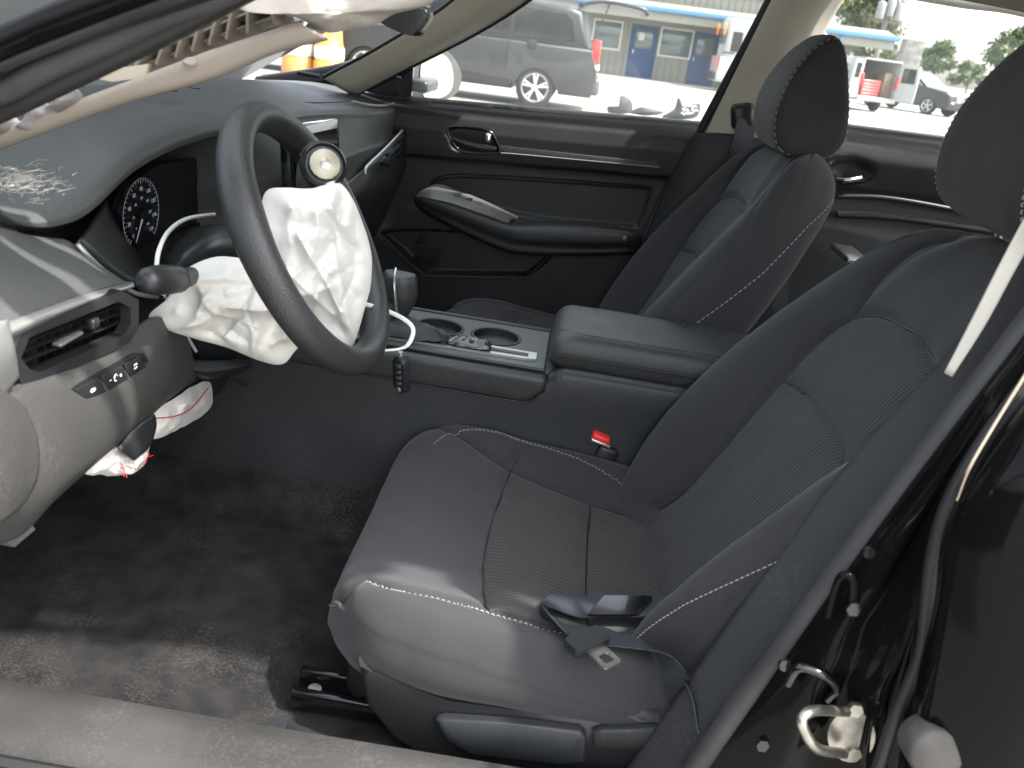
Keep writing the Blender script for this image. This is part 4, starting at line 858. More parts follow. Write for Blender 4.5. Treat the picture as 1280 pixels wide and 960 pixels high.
bz = [(.128, .034), (.128, .064), (.150, .070), (.30, .073), (.42, .076), (.42, .040), (.30, .034)]
hl = [[(.142, .042), (.142, .060), (.238, .063), (.238, .042)], [(.262, .044), (.262, .066), (.40, .070), (.40, .046)]]
q = plate(bz, hl, frame((0, 0, TOPZ+.0015), (1, 0, 0), (0, 1, 0)), .004); mk('silver_bezel', *q, SIL, con, smooth=False)
q = rbox((.19, .052, TOPZ-.001), (.10, .02, .006), .001); mk('bezel_slot', *q, BLK, con)
q = rbox((.33, .057, TOPZ-.001), (.145, .024, .006), .001); mk('gear_slot', *q, BLK, con)
for k_ in range(9):
    q = rbox((.385-k_*.013, .057, TOPZ+.003), (.004, .020, .004), .001); mk('slot_bellows', *q, RUB, con)
v, f = pillow([(.268, .036, TOPZ+.008), (.215, .034, TOPZ+.009), (.205, .052, TOPZ+.011), (.215, .068, TOPZ+.009), (.268, .068, TOPZ+.008), (.285, .052, TOPZ+.008)], (0, 0, 1), .010, .004, 12, 50, amp=.004, sc=60, seed=2); mk('gear_indicator', v, f, mat('scuffed_gloss', (.03, .032, .034), .15, coat=.5, var=.6, vscale=120), con)
v, f = pillow([(.40, .02, TOPZ+.01), (.31, .028, TOPZ+.01), (.275, .05, TOPZ+.01), (.31, .078, TOPZ+.01), (.40, .08, TOPZ+.01), (.44, .05, TOPZ+.01)], (0, 0, 1), .022, .004, 16, 60, amp=.007, sc=35, seed=4); mk('gear_boot', v, f, RUB, con)
g0, g1 = np.array([.40, .05, TOPZ+.01]), at(500, 368, Y=.03)
q = tube([g0, g0*.6+g1*.4, g1*.9+g0*.1], [.020, .015, .013], 14, m=12); mk('gear_lever', *q, RUB, con)
q = tube([g1+np.array([0, 0, -.035]), g1+np.array([0, 0, -.02]), g1, g1+np.array([.004, 0, .022]), g1+np.array([.006, 0, .034]), g1+np.array([.006, 0, .038])], [.013, .018, .0225, .0235, .021, .012], 22, m=24, flat=(1, 1.35)); mk('gear_knob', *q, LEA, con)
q = tube([g1+np.array([-.004, .027, -.03]), g1+np.array([0, .034, 0]), g1+np.array([.006, .026, .03]), g1+np.array([.01, .0, .041])], .0045, 8, m=20, flat=(1.4, .5)); mk('knob_trim', *q, SIL, con)
# rims along both edges of the top plate
for sg in (-1, 1):
    q = tube([(.112, sg*.101, TOPZ+.002), (.30, sg*.101, TOPZ+.002), (.45, sg*.099, TOPZ+.002), (.62, sg*.09, TOPZ+.002)], .0035, 8, m=20); mk('edge_rim', *q, PLS, con)
# padded lid
XA, XB, WL = .108, -.30, .098
def lidrow(x, s_):
    w = WL*s_[0]; zt_ = .669+.052*s_[1]; q = [(0, .664), (w*.8, .664), (w*.97, .668), (w*1.03, .668+(zt_-.668)*.35), (w*1.02, .668+(zt_-.668)*.62), (w*.95, zt_-.006*s_[1]), (w*.80, zt_), (w*.4, zt_+.002), (0, zt_+.002)]
    q = q+[(-a, b) for a, b in q[1:-1][::-1]]; return [(x, a, b) for a, b in q]
rows = [lidrow(x, s_) for x, s_ in ((XA+.001, (.55, .15)), (XA, (.80, .42)), (XA-.006, (.92, .72)), (XA-.02, (.985, .93)), (XA-.05, (1, 1)), (-.05, (1, 1.0)), (-.2, (1, 1)), (XB, (.95, .9)))]
A_ = cr(np.array(rows), 70); A_ = np.swapaxes(cr(np.swapaxes(A_, 0, 1), 70, True), 0, 1); V = A_.reshape(-1, 3); V[:, 2] += wrinkle(V, .0012, 20, 2)
F = gridF(70, 70, False, True)+[tuple(range(70))]
mk('armrest_lid', V, F, ARM, con)
sm = []
for sg in (-1, 1):
    ln = np.array([(x, sg*WL*(.80 if x < .06 else .80-.25*(x-.06)/.04), .7215-.004*float(sstep(x, .06, .1))) for x in np.linspace(.095, -.28, 60)]); sm.append(dashes(ln, np.array([0, 0, 1.]), .0045, .0028, .0006, .0008))
v, f = join(*sm); mk('stitching', v, f, mat('dark_thread', (.012, .012, .012), .8), con, kind='stuff')
v, f = tube([(.10, .104, .690), (.05, .107, .690), (-.3, .106, .690)], .0011, 6, m=20); mk('lid_seam', v, f, BLK, con)
for k_ in range(3):
    p = at(852+k_*4, 404+((k_ % 2)*5), Z=.7235); q = rbox(p, (.006, .004, .004), .001); o = mk('plastic_crumb', *q, BLK, None); tag(o, 'small black plastic crumb on the armrest lid', 'crumb', 'crumbs on the armrest lid')
# ------------------------------------------------------------------ belts and small things
bp_ = at(754, 566, Y=.118); up_ = np.array([.10, .02, .99]); e_ = frame(bp_, (1, 0, -.1), (0, .25, 1))
q = rbox(bp_-np.array([0, 0, .022]), (.036, .024, .075), .006, Matrix.Rotation(R_(-14), 3, 'Y')); bk_ = mk('belt_buckle', *q, PLS, car)
q = rbox(at(751, 547, Y=.121), (.031, .021, .014), .004, Matrix.Rotation(R_(-14), 3, 'Y')); mk('release_button', *q, RED, bk_)
q = rbox(at(751, 551, Y=.121), (.035, .0245, .006), .002, Matrix.Rotation(R_(-14), 3, 'Y')); mk('buckle_rim', *q, SIL, bk_)
Z3 = lambda L: [at(u, v_, Z=z) for u, v_, z in L]
def belt(name, L, wid, parent, m=60):
    P = np.array(Z3([(a, b, z) for a, b, z, *_ in L])); wv = np.array([q[3] for q in L], float); wv = wv/np.linalg.norm(wv, axis=1)[:, None]*wid
    return mk(name, *ribbon(P, wv, .0008, m), WEB, parent)
belt_root = belt('seat_belt', [(842, 757, .515, (.2, 1, .1)), (800, 758, .512, (.1, 1, .1)), (762, 755, .512, (.1, 1, 0)), (725, 758, .514, (0, 1, .1)), (692, 752, .522, (-.1, 1, .3)), (676, 760, .535, (0, .7, .75)), (690, 775, .54, (.2, .6, .75)), (715, 785, .535, (.4, .8, .4)), (735, 795, .53, (.5, .8, .2))], .050, car)
tag(belt_root, 'slack navy grey seat belt lying on the driver seat')
belt('lap_webbing', [(738, 792, .53, (.6, .8, 0)), (770, 800, .528, (.5, .8, .2)), (805, 806, .535, (.2, .9, .4)), (828, 820, .545, (-.1, .7, .7)), (842, 842, .540, (-.3, .5, .8)), (850, 870, .50, (-.5, .3, .8)), (856, 905, .45, (-.6, .2, .7)), (858, 950, .40, (-.6, .2, .7))], .042, belt_root)
belt('lap_webbing', [(842, 757, .516, (.2, 1, .1)), (846, 790, .515, (.5, .8, .2)), (850, 830, .52, (.6, .5, .6)), (870, 880, .52, (.5, .2, .8)), (880, 930, .50, (.5, .2, .8))], .038, belt_root)
q = ribbon(Z3([(745, 757, .5165), (800, 757, .5165), (806, 758, .514)]), np.array([.02, .044, 0]), .0014, 12); mk('belt_keeper', *q, GLO, belt_root)
tp = at(735, 797, Z=.545); te = frame(tp, at(758, 818, Z=.545)-tp, at(715, 812, Z=.545)-tp); te = (te[0], te[1], te[2], te[3])
q = prism(rrect(.026, .052, .006), te, .012, .003); mk('tongue_grip', *q, PLS, belt_root)
q = plate(rrect(.034, .026, .005, 5, .028, 0), [rrect(.014, .014, .003, 4, .032, 0)], (te[0]+te[3]*.004, te[1], te[2], te[3]), .0022); mk('belt_tongue', *q, ZINC, belt_root)
# passenger belt on the far pillar
q = rbox(at(928, 145, Y=-.625), (.05, .03, .055), .010, Matrix.Rotation(R_(15), 3, 'Y')); pb_ = mk('passenger_belt', *q, PLS, car); tag(pb_, 'black passenger seat belt hanging from its pillar anchor')
q = ribbon([at(934, 150, Y=-.612), at(926, 185, Y=-.60), at(915, 225, Y=-.60), at(902, 262, Y=-.61)], np.array([.046, .012, .01]), .001, 24); mk('webbing', *q, WEB, pb_)
q = rbox(at(912, 212, Y=-.607), (.05, .012, .014), .004, Matrix.Rotation(R_(10), 3, 'Y')); mk('belt_guide', *q, PLS, pb_)
# white cable loops and key fob
kf = thing('key_fob', at(505, 490, Y=.205), 'black key fob hanging from a white cable tie below the steering wheel', 'key fob')
q = tube(U3([(440, 436, .33), (470, 438, .30), (500, 436, .26), (512, 428, .22), (516, 410, .20), (500, 396, .21), (470, 384, .25), (445, 378, .30)]), .0022, 8, m=60, flat=(1.5, .7)); mk('cable_tie', *q, WHITE, kf)
kfc = at(506, 466, Y=.215); e2 = at(506, 490, Y=.215)-at(500, 440, Y=.215)
fr = frame(kfc, (.8, -.55, -.05), e2); v, f = prism(rrect(.024, .062, .010, 6), fr, .014, .005); mk('fob_body', v, f, PL, kf)
o_, a_, b_, z_ = fr; zs = .0142
for k_ in range(4):
    q = rbox(o_+z_*zs+b_*(-.016+k_*.0095)+a_*-.002, (.010, .007, .008), .002); mk('fob_button', *q, PLS, kf)
q = disc(o_+z_*zs+b_*.024, z_, .0048, 18, .0008); mk('fob_emblem', *q, SIL, kf)
q = tube([o_-b_*.029+z_*.007, o_-b_*.037+z_*.007], .0035, 8); mk('key_ring', *q, SIL, kf)
q = tube([at(195, 338, X=.56), at(199, 312, X=.565), at(212, 288, X=.58), at(235, 273, X=.60), at(268, 268, X=.62)], .0026, 8, m=40); o = mk('white_cable', *q, mat('grey_white_cable', (.5, .5, .47), .5)); tag(o, 'stiff pale cable arching over the gauges behind the stalk', 'cable')
q = tube([at(205, 368, X=.60), at(222, 400, X=.60), at(245, 439, X=.60)], .0022, 8, m=20); o = mk('white_cable', *q, MATS['grey_white_cable']); tag(o, 'short pale cable end poking out below the airbag', 'cable')
v, f = tube([at(285, 472, X=.62), at(310, 482, X=.6), at(345, 482, X=.6), at(420, 470, X=.58)], .0012, 6, m=30); mk('thin_wire', v, f, RUB, dash)
# ------------------------------------------------------------------ torn trim at the top of the doorway
tr_ = thing('pillar_garnish', at(200, 110, Y=.6), 'torn beige pillar trim hanging loose with its ribbed back showing', 'trim')
T0 = np.array(U3([(-40, 196, .60), (60, 158, .595), (160, 122, .585), (260, 94, .575), (345, 60, .565), (408, 44, .56)])); T1 = np.array(U3([(-40, 180, .605), (60, 143, .60), (160, 106, .59), (260, 69, .58), (340, 42, .57), (376, 30, .565)]))
up3 = (T1-T0); Bk = T1+np.array([.0, -.035, .004])
v, f = patch([T0+np.array([0, -.004, -.002]), T0+np.array([0, .002, 0]), (T0+T1)/2+np.array([0, .003, 0]), T1+np.array([0, .001, 0]), T1+np.array([0, -.006, .001])], 14, 40); mk('face_strip', v, f, BEB, tr_, thick=.0025)
Q0 = np.array(U3([(185, 98, .52), (250, 74, .515), (300, 56, .51), (372, 34, .51)])); Q1 = np.array(U3([(195, 58, .545), (250, 36, .54), (300, 14, .535), (350, -6, .53)]))
v, f = patch([Q0, (Q0+Q1)/2+np.array([0, -.012, -.004]), Q1], 10, 30); mk('trim_shell', v, f, BEB, tr_, thick=.002)
for t_ in np.linspace(.06, .96, 8):
    a = cr(Q0, 50)[int(t_*49)]; b = cr(Q1, 50)[int(t_*49)]; n__ = np.array([0, .045, .004]); w__ = np.array([.0013, 0, .0005])
    q = [a-w__, b-w__, b+n__*.6-w__, a+n__-w__, a+w__, b+w__, b+n__*.6+w__, a+n__+w__]; mk('rib', q, [(0, 1, 2, 3), (7, 6, 5, 4), (0, 4, 5, 1), (1, 5, 6, 2), (2, 6, 7, 3), (3, 7, 4, 0)], BEB, tr_, smooth=False)
for t_ in (.35, .7):
    a = cr(Q0*(1-t_)+Q1*t_, 40); n__ = np.array([0, .022, .003]); V = np.concatenate([a, a+n__]); mk('cross_rib', V, [(i, i+1, i+41, i+40) for i in range(39)], BEB, tr_, smooth=False, thick=.002)
q = prism([(at(u, v_, Y=.57)[0], at(u, v_, Y=.57)[2]) for u, v_ in ((118, 98), (140, 86), (184, 80), (180, 97), (140, 102))], frame((0, .57, 0), (1, 0, 0), (0, 0, 1)), .012, .003); mk('foam_block', *q, mat('yellow_foam', (.36, .32, .245), .8), tr_)
for (u, v_) in ((238, 70), (95, 128)):
    q = disc(at(u, v_+8, Y=.587), (0, .5, .9), .006, 14, .002); mk('clip_boss', *q, BEB, tr_)
ca = thing('curtain_airbag', at(430, 20, Y=.50), 'limp off white curtain airbag drooping from the roof edge', 'airbag')
sh_ = U3([(300, 10, .60), (330, -30, .58), (440, -40, .54), (560, -30, .50), (545, 0, .50), (520, 10, .495), (490, 18, .495), (468, 30, .50), (440, 38, .515), (415, 44, .53), (395, 38, .545), (372, 24, .56), (340, 14, .585)])
fd = [(at(*a, Y=.54), at(*b, Y=.54), h_, w_) for a, b, h_, w_ in (((310, 8), (420, -20), .008, .004), ((330, 12), (450, 0), .006, .004), ((380, 25), (520, -10), .007, .005))]
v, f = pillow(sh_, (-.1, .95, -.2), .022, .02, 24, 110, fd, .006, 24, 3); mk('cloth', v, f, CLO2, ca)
for (p, q_) in (((-10, 172), (20, 156)), ((20, 160), (62, 138)), ((58, 142), (95, 118))):
    o3 = U3([(p[0], p[1], .60), ((p[0]+q_[0])/2, p[1]-24, .605), (q_[0], q_[1]-8, .60), (q_[0]+6, q_[1]+8, .595), ((p[0]+q_[0])/2, p[1]+6, .595)])
    v, f = pillow(o3, (0, 1, .2), .012, .01, 10, 40, amp=.005, sc=50, seed=p[0]); mk('foam_padding', v, f, mat('grey_padding', (.16, .15, .145), .9, var=.5, vscale=30), tr_)
# interior mirror
mm_ = [at(u, v_, Y=.02)[[0, 2]] for u, v_ in ((470, 20), (500, 6), (530, 8), (538, 20), (530, 36), (521, 45), (500, 40), (480, 30))]
q = prism([(-a, b) for a, b in cr(mm_, 40, True)], frame((0, -.005, 0), (-1, 0, 0), (0, 0, 1)), .035, .008); rm_ = mk('rear_view_mirror', *q, PLS, car); 
q = tube([at(505, 20, Y=.0), at(470, -60, Y=-.01)], .010, 10); mk('mirror_stem', *q, PLS, rm_)
# ------------------------------------------------------------------ passenger front door
DY = -.70
dz = lambda L: [tuple(at(u, v_, Y=DY)[[0, 2]]) for u, v_ in L]
def zb(x): return .959+(.64-x)*.066
gx_ = np.linspace(.70, -.28, 200); gs = np.linspace(0, 1, 150)
Xg, Sg = np.meshgrid(gx_, gs, indexing='ij'); Zg = zb(Xg)*(1-Sg)+.40*Sg
P2 = np.stack([Xg.ravel(), Zg.ravel()], 1); dd = (zb(P2[:, 0])-P2[:, 1])
Yd = np.interp(dd, [0, .004, .012, .03, .06, .10, .14, .30, .60], [-.742, -.722, -.708, -.694, -.688, -.692, -.698, -.700, -.690])
cre = dz([(505, 192), (836, 221)]); zc = np.interp(P2[:, 0], [cre[1][0], cre[0][0]], [cre[1][1], cre[0][1]])
Yd -= .012*sstep(zc-P2[:, 1], 0, .006)
def dent(poly, depth, soft):
    global Yd
    s_ = sdpoly(P2, [tuple(q) for q in cr(dz(poly), 80, True)] if len(poly) > 6 else dz(poly)); Yd = Yd-depth*sstep(-s_, -soft*.3, soft)
dent([(538, 234), (546, 224), (575, 220), (660, 224), (760, 231), (813, 236), (812, 244), (798, 280), (790, 285), (700, 278), (640, 268), (560, 246)], .012, .006)
dent([(478, 292), (500, 318), (526, 341), (540, 345), (650, 347), (662, 344), (688, 318), (640, 300), (560, 290)], .030, .008)
dent([(562, 160), (600, 162), (614, 166), (624, 184), (622, 191), (600, 190), (570, 188), (562, 176)], .020, .004)
V = np.stack([P2[:, 0], Yd, P2[:, 1]], 1)
door = mk('passenger_door', V, gridF(200, 150), PL, car, ang=60); tag(door, 'dark front passenger door with grey switch plate and padded armrest')
q = prism(dz([(480, 560), (760, 560), (880, 215), (440, 180)]), frame((0, -.80, 0), (1, 0, 0), (0, 0, 1)), .02); mk('outer_skin', *q, PAINT, door)
# window glass, seal, belt ledge
gl = [[at(446, 122, Y=-.735), at(650, 146, Y=-.735), at(882, 172, Y=-.735)], [at(540, 62, Y=-.715), at(720, 70, Y=-.715), at(925, 88, Y=-.71)], [at(690, -55, Y=-.665), at(800, -50, Y=-.66), at(1000, -50, Y=-.65)]]
v, f = patch(gl, 16, 24); mk('side_window', v, f, GS, door)
v, f = tube([(x, -.742, zb(x)+.003) for x in np.linspace(.68, -.25, 20)], .006, 8); mk('window_seal', v, f, RUB, door)
# mirror sail
sl_ = dz([(447, 114), (515, 72), (512, 122), (480, 120)]); q = prism(sl_, frame((0, -.722, 0), (1, 0, 0), (0, 0, 1)), .018, .004); mk('mirror_sail', *q, GLO, door)
q = rbox(at(497, 97, Y=-.705), (.018, .004, .006), .002); mk('sail_label', *q, PLS, door)
# trim strip, handle
STRIP = mat('woven_trim_strip', (.045, .040, .038), .5, bump=.8, rib=((.7, 0, .7), .006))
q = prism(dz([(624, 181), (640, 183), (818, 202), (824, 207), (640, 191), (624, 190)]), frame((0, -.6905, 0), (1, 0, 0), (0, 0, 1)), -.007, .0015); mk('trim_strip', *q, STRIP, door)
v, f = tube([at(u, v_, Y=-.684) for u, v_ in ((624, 191), (640, 192), (824, 209))], .0016, 6); mk('trim_edge', v, f, SIL, door)
v, f = tube([at(u, v_, Y=-.682) for u, v_ in ((560, 160), (580, 158), (604, 161), (616, 168), (625, 186), (618, 192), (580, 190), (566, 178))], .0032, 8, True, 60); mk('handle_bezel', v, f, GLO, door)
v, f = tube([at(566, 174, Y=-.672), at(578, 179, Y=-.664), at(600, 184, Y=-.664), at(620, 187, Y=-.672)], [.006, .009, .009, .006], 12, m=24, flat=(.8, 1)); mk('door_handle', v, f, PLS, door)
v, f = rbox(at(610, 172, Y=-.69), (.016, .008, .024), .003); mk('lock_knob', v, f, CHR, door)
# insert panel edge line
v, f = tube([at(u, v_, Y=-.708) for u, v_ in ((538, 234), (548, 224), (576, 220), (660, 224), (760, 231), (811, 236), (812, 244), (798, 282))], .0016, 6, m=80); mk('insert_piping', v, f, PLS, door)
# armrest: body, switch plate, pad
def armrow(u, v0, v1, y0, y1):    # top and bottom pixel, wall and inboard face
    a = at(u, v0, Y=y1); b = at(u, v1, Y=y1); 
    return [np.array([a[0], y0, a[2]+.004]), np.array([a[0], (y0+y1)/2, a[2]+.004]), a, (a*2+b)/3+np.array([0, .006, 0]), (a+2*b)/3+np.array([0, .002, 0]), b, np.array([b[0], (y0+y1)/2, b[2]-.012]), np.array([b[0], y0, b[2]-.016])]
rows = [armrow(518, 245, 250, -.705, -.690), armrow(530, 248, 262, -.705, -.675), armrow(560, 256, 280, -.71, -.655), armrow(600, 270, 300, -.71, -.645), armrow(640, 283, 315, -.71, -.640), armrow(690, 292, 318, -.71, -.640), armrow(740, 296, 318, -.71, -.643), armrow(785, 298, 316, -.71, -.650), armrow(800, 300, 312, -.71, -.675)]
v, f = patch(rows, 50, 30); mk('armrest_body', v, f, PL, door, ang=50)
fe = [at(528, 238, Y=-.698), at(546, 231, Y=-.702), at(578, 240, Y=-.702), at(612, 254, Y=-.702), at(647, 271, Y=-.702)]; ne = [at(519, 245, Y=-.684), at(540, 252, Y=-.668), at(570, 262, Y=-.658), at(600, 272, Y=-.652), at(634, 279, Y=-.650)]
fe, ne = np.array(fe), np.array(ne); md_ = (fe+ne)/2+np.array([0, 0, .003]); v, f = patch([fe+np.array([0, 0, -.004]), fe+np.array([0, .004, .001]), md_, ne+np.array([0, -.003, .001]), ne+np.array([0, .001, -.006])], 16, 40); mk('switch_plate', v, f, GREY, door, thick=.004)
for (u, v_, s_) in ((570, 246, 0), (578, 249, 0), (586, 252, 1), (597, 256, 0)):
    p = at(u, v_, Y=-.688); q = rbox(p+np.array([0, 0, .005]), (.018, .010, .006), .0025, Matrix.Rotation(R_(-20), 3, 'X')); mk('window_switch', *q, GLO if s_ else GREY, door)
rows = []
for u, vt, vb, y1 in ((617, 282, 288, -.655), (624, 279, 293, -.640), (645, 278, 303, -.630), (690, 277, 306, -.626), (740, 280, 307, -.626), (780, 285, 306, -.632), (793, 289, 303, -.645), (798, 292, 300, -.66)):
    a = at(u, vt, Y=y1-.035); b = at(u, (vt+vb)/2, Y=y1); c = at(u, vb, Y=y1-.008)
    rows.append([np.array([a[0], -.70, a[2]-.004]), a, (a+b)/2+np.array([0, .008, .006]), b, c, np.array([c[0], -.69, c[2]])])
v, f = patch(rows, 40, 24); mk('armrest_pad', v, f, LEA, door, ang=60)
q = rbox(at(780, 298, Y=-.634), (.012, .005, .014), .002); mk('pad_end', *q, GREY, door)
# pocket edge and speaker
v, f = tube([at(u, v_, Y=-.694) for u, v_ in ((478, 294), (500, 318), (526, 341), (540, 345), (650, 347), (662, 343), (688, 318))], .003, 8, m=60); mk('pocket_edge', v, f, PL, door)
q = prism(circ(.036, 30, 0, 0, .05), frame(at(535, 314, Y=-.737), (-1, 0, 0), (0, 0, 1)), .003, .001); mk('speaker_grille', *q, mat('speaker_mesh', (.008, .008, .009), .7), door)
# rear edge seal
v, f = tube([at(880, 158, Y=-.695), at(838, 228, Y=-.70), at(805, 300, Y=-.70), at(770, 390, Y=-.70), at(752, 440, Y=-.70)], .010, 10, m=30); mk('door_seal', v, f, RUB, door)
# outside mirror on the door
mo = at(546, 95, Y=-.93); MN = np.array([-.90, .43, .03]); MN /= np.linalg.norm(MN); MF = frame(mo, np.cross([0, 0, 1], MN), (0, 0, 1))
to3 = lambda L, d_=0: np.array([MF[0]+MF[1]*a+MF[2]*b+MN*d_ for a, b in onp(MF, L)])
V, F = pillow(to3([(514, 122), (511, 92), (516, 68), (533, 59), (556, 62), (570, 76), (577, 96), (571, 116), (553, 126), (530, 127)]), MN, .001, .075, 16, 60, amp=0); mk('mirror_housing', V, F, mat('grey_mirror_shell', (.05, .05, .048), .4, coat=.2), door)
Q = cr(to3([(529, 121), (524, 92), (529, 68), (543, 65), (557, 71), (564, 85), (565, 104), (559, 117), (546, 123)], .004), 50, True); V = np.concatenate([[Q.mean(0)], Q]); mk('mirror_glass', V, [(0, 1+i, 1+(i+1) % 50) for i in range(50)], mat('mirror_silver', (.58, .60, .57), .02, metal=1), door, smooth=False)
q = rbox((mo+at(512, 118, Y=-.74))/2, (.05, .16, .03), .01); mk('mirror_arm', *q, PLS, door)
# ------------------------------------------------------------------ rear passenger door
gx_ = np.linspace(-.30, -1.25, 90); gs = np.linspace(0, 1, 70); Xg, Sg = np.meshgrid(gx_, gs, indexing='ij')
def zr(x): return at(1055, 160, Y=-.74)[2] + (-.45-x)*.03
Zg = np.vectorize(zr)(Xg)*(1-Sg)+.42*Sg; P2 = np.stack([Xg.ravel(), Zg.ravel()], 1); dd = np.array([zr(x) for x in P2[:, 0]])-P2[:, 1]
Yd = np.interp(dd, [0, .004, .012, .03, .06, .10, .13, .132, .16, .30, .60], [-.745, -.722, -.708, -.690, -.682, -.690, -.698, -.708, -.712, -.700, -.690])
hx, hz = at(1062, 213, Y=-.70)[[0, 2]]; s_ = np.hypot((P2[:, 0]-hx)/1.9, P2[:, 1]-hz); Yd -= .022*sstep(.030-s_, 0, .010)
V = np.stack([P2[:, 0], Yd, P2[:, 1]], 1); rdoor = mk('rear_passenger_door', V, gridF(90, 70), PL, car, ang=60)
v, f = tube([(hx+.055*math.cos(a), -.694, hz+.030*math.sin(a)) for a in np.linspace(0, 2*math.pi, 24, endpoint=False)], .003, 6, True); mk('handle_bezel', v, f, GLO, rdoor)
v, f = tube([at(1046, 224, Y=-.685), at(1060, 225, Y=-.676), at(1076, 222, Y=-.685)], .006, 8, m=14); mk('door_handle', v, f, CHR, rdoor)
v, f = tube([at(1046, 245, Y=-.69), at(1120, 249, Y=-.685), at(1260, 275, Y=-.68)], .006, 8, m=20); mk('trim_line', v, f, PLS, rdoor)
v, f = tube([at(1046, 268, Y=-.68), at(1120, 272, Y=-.67), at(1260, 292, Y=-.66)], .012, 10, m=20, flat=(1, .7)); mk('armrest', v, f, PL, rdoor)
v, f = patch([[(-.30, -.735, zr(-.3)-.005), (-.8, -.735, zr(-.8)-.005), (-1.2, -.735, zr(-1.2)-.005)], [(-.34, -.70, 1.16), (-.8, -.70, 1.16), (-1.1, -.70, 1.15)], [(-.36, -.655, 1.30), (-.8, -.65, 1.29), (-1.0, -.65, 1.26)]], 12, 16); mk('side_window', v, f, GS, rdoor)
v, f = tube([(x, -.744, zr(x)+.003) for x in np.linspace(-.30, -1.25, 12)], .006, 8); mk('window_seal', v, f, RUB, rdoor)
q = rbox((-.78, -.80, .66), (.98, .02, .66), .01); mk('outer_skin', *q, PAINT, rdoor)
# door head above the rear window, and rear quarter
v, f = tube([at(1030, -30, Y=-.66), at(1120, -14, Y=-.66), at(1200, 0, Y=-.66), at(1290, 14, Y=-.66), at(1400, 60, Y=-.67)], .016, 10, m=20, flat=(.7, 1)); mk('window_frame', v, f, BEI, rdoor)
v, f = patch([[(-1.12, -.70, 1.0), (-1.30, -.68, 1.0), (-1.5, -.62, 1.0)], [(-.98, -.65, 1.28), (-1.18, -.63, 1.25), (-1.4, -.58, 1.12)]], 10, 12); mk('rear_pillar_trim', v, f, BEI, car, thick=.01)
v, f = patch([[(-1.12, .70, 1.0), (-1.30, .68, 1.0), (-1.5, .62, 1.0)], [(-.98, .65, 1.28), (-1.18, .63, 1.25), (-1.4, .58, 1.12)]], 10, 12); mk('rear_pillar_trim', v, f, BEI, car, thick=.01)
# left rear door inside and the rest of its outer skin; upper middle pillar
q = rbox((-.81, .735, .64), (.88, .06, .64), .02); mk('rear_door_inner', *q, PL, car)
q = rbox((-.84, .82, .60), (.92, .09, .74), .03, seg=3); mk('rear_door_outer', *q, PAINT, car); q = rbox((-1.05, .872, .84), (.20, .018, .03), .008); mk('door_handle', *q, PAINT, car)
v, f = tube([at(1365, 330, Y=.70), at(1440, 190, Y=.68), at(1530, 40, Y=.655), (-.32, .63, 1.31)], 1, 12, m=14, flat=(.05, .022), updir=(0, 1, .3)); mk('upper_middle_pillar', v, f, PAINT, car)
v, f = patch([[(-.30, .735, .97), (-.8, .735, .98), (-1.2, .73, .99)], [(-.34, .70, 1.15), (-.8, .70, 1.15), (-1.1, .70, 1.14)], [(-.36, .655, 1.30), (-.8, .65, 1.29), (-1.0, .65, 1.26)]], 12, 16); mk('side_window', v, f, GS, car)
# rear bench
v, f = patch([[(-.62, -.66, .50), (-.62, 0, .50), (-.62, .66, .50)], [(-.66, -.66, .545), (-.66, 0, .56), (-.66, .66, .545)], [(-1.05, -.66, .51), (-1.05, 0, .52), (-1.05, .66, .51)], [(-1.15, -.66, .55), (-1.15, 0, .56), (-1.15, .66, .55)], [(-1.35, -.64, 1.02), (-1.35, 0, 1.04), (-1.35, .64, 1.02)], [(-1.50, -.62, 1.04), (-1.50, 0, 1.05), (-1.50, .62, 1.04)]], 50, 30); rb_ = mk('rear_bench', v, f, FABB, car)
v, f = rbox((-.62, 0, .41), (.03, 1.3, .18), .01); mk('bench_front', v, f, FABB, rb_)
q = rbox(at(1062, 318, Y=-.52), (.05, .14, .014), .003); mk('bench_latch_plate', *q, SIL, rb_)
v, f = rbox((-1.75, 0, .75), (.5, 1.4, .5), .05); mk('boot', v, f, PAINT, car)
# wheels under the shell
for wx in (1.25, -1.57):
    for sg in (-1, 1):
        q = disc((wx, sg*.70, .24), (0, sg, 0), .32, 32, prof=[(.20, -.02), (.30, -.01), (.32, .03), (.32, .17), (.30, .20), (.21, .21), (.20, .18), (0, .17)]); mk('wheel', *q, RUB, car)

# driver's front door, swung open ahead of the doorway
hg = np.array([.95, .84, 0]); od = np.array([-math.cos(R_(66)), math.sin(R_(66)), 0]); on_ = np.array([math.sin(R_(66)), math.cos(R_(66)), 0])
fr = frame(hg, od, (0, 0, 1)); q = prism([(.0, .30), (1.08, .32), (1.14, .60), (1.12, .97), (0.0, .93)], fr, .05, .015); ddr = mk('driver_door', *q, PL, car)
q = prism([(.0, .25), (1.10, .27), (1.16, .60), (1.14, .96), (0.0, .92)], (hg-fr[3]*.10, *fr[1:]), .09, .02); mk('outer_skin', *q, PAINT, ddr)
q = tube([hg+fr[3]*-.03+od*a+np.array([0, 0, b]) for a, b in ((.1, .93), (.45, 1.16), (.8, 1.28), (1.05, 1.28), (1.13, 1.1), (1.13, .95))], .02, 8, m=30); mk('window_frame', *q, RUB, ddr)
q = prism([(.12, .93), (1.12, .95), (1.06, 1.27), (.8, 1.27), (.45, 1.15)], (hg-fr[3]*.03, *fr[1:]), .004); mk('window_glass', *q, GS, ddr, smooth=False)
q = rbox(hg+od*.6+fr[3]*.07+np.array([0, 0, .70]), (.45, .07, .06), .02, Matrix.Rotation(math.atan2(od[1], od[0]), 3, 'Z')); mk('armrest', *q, LEA, ddr)
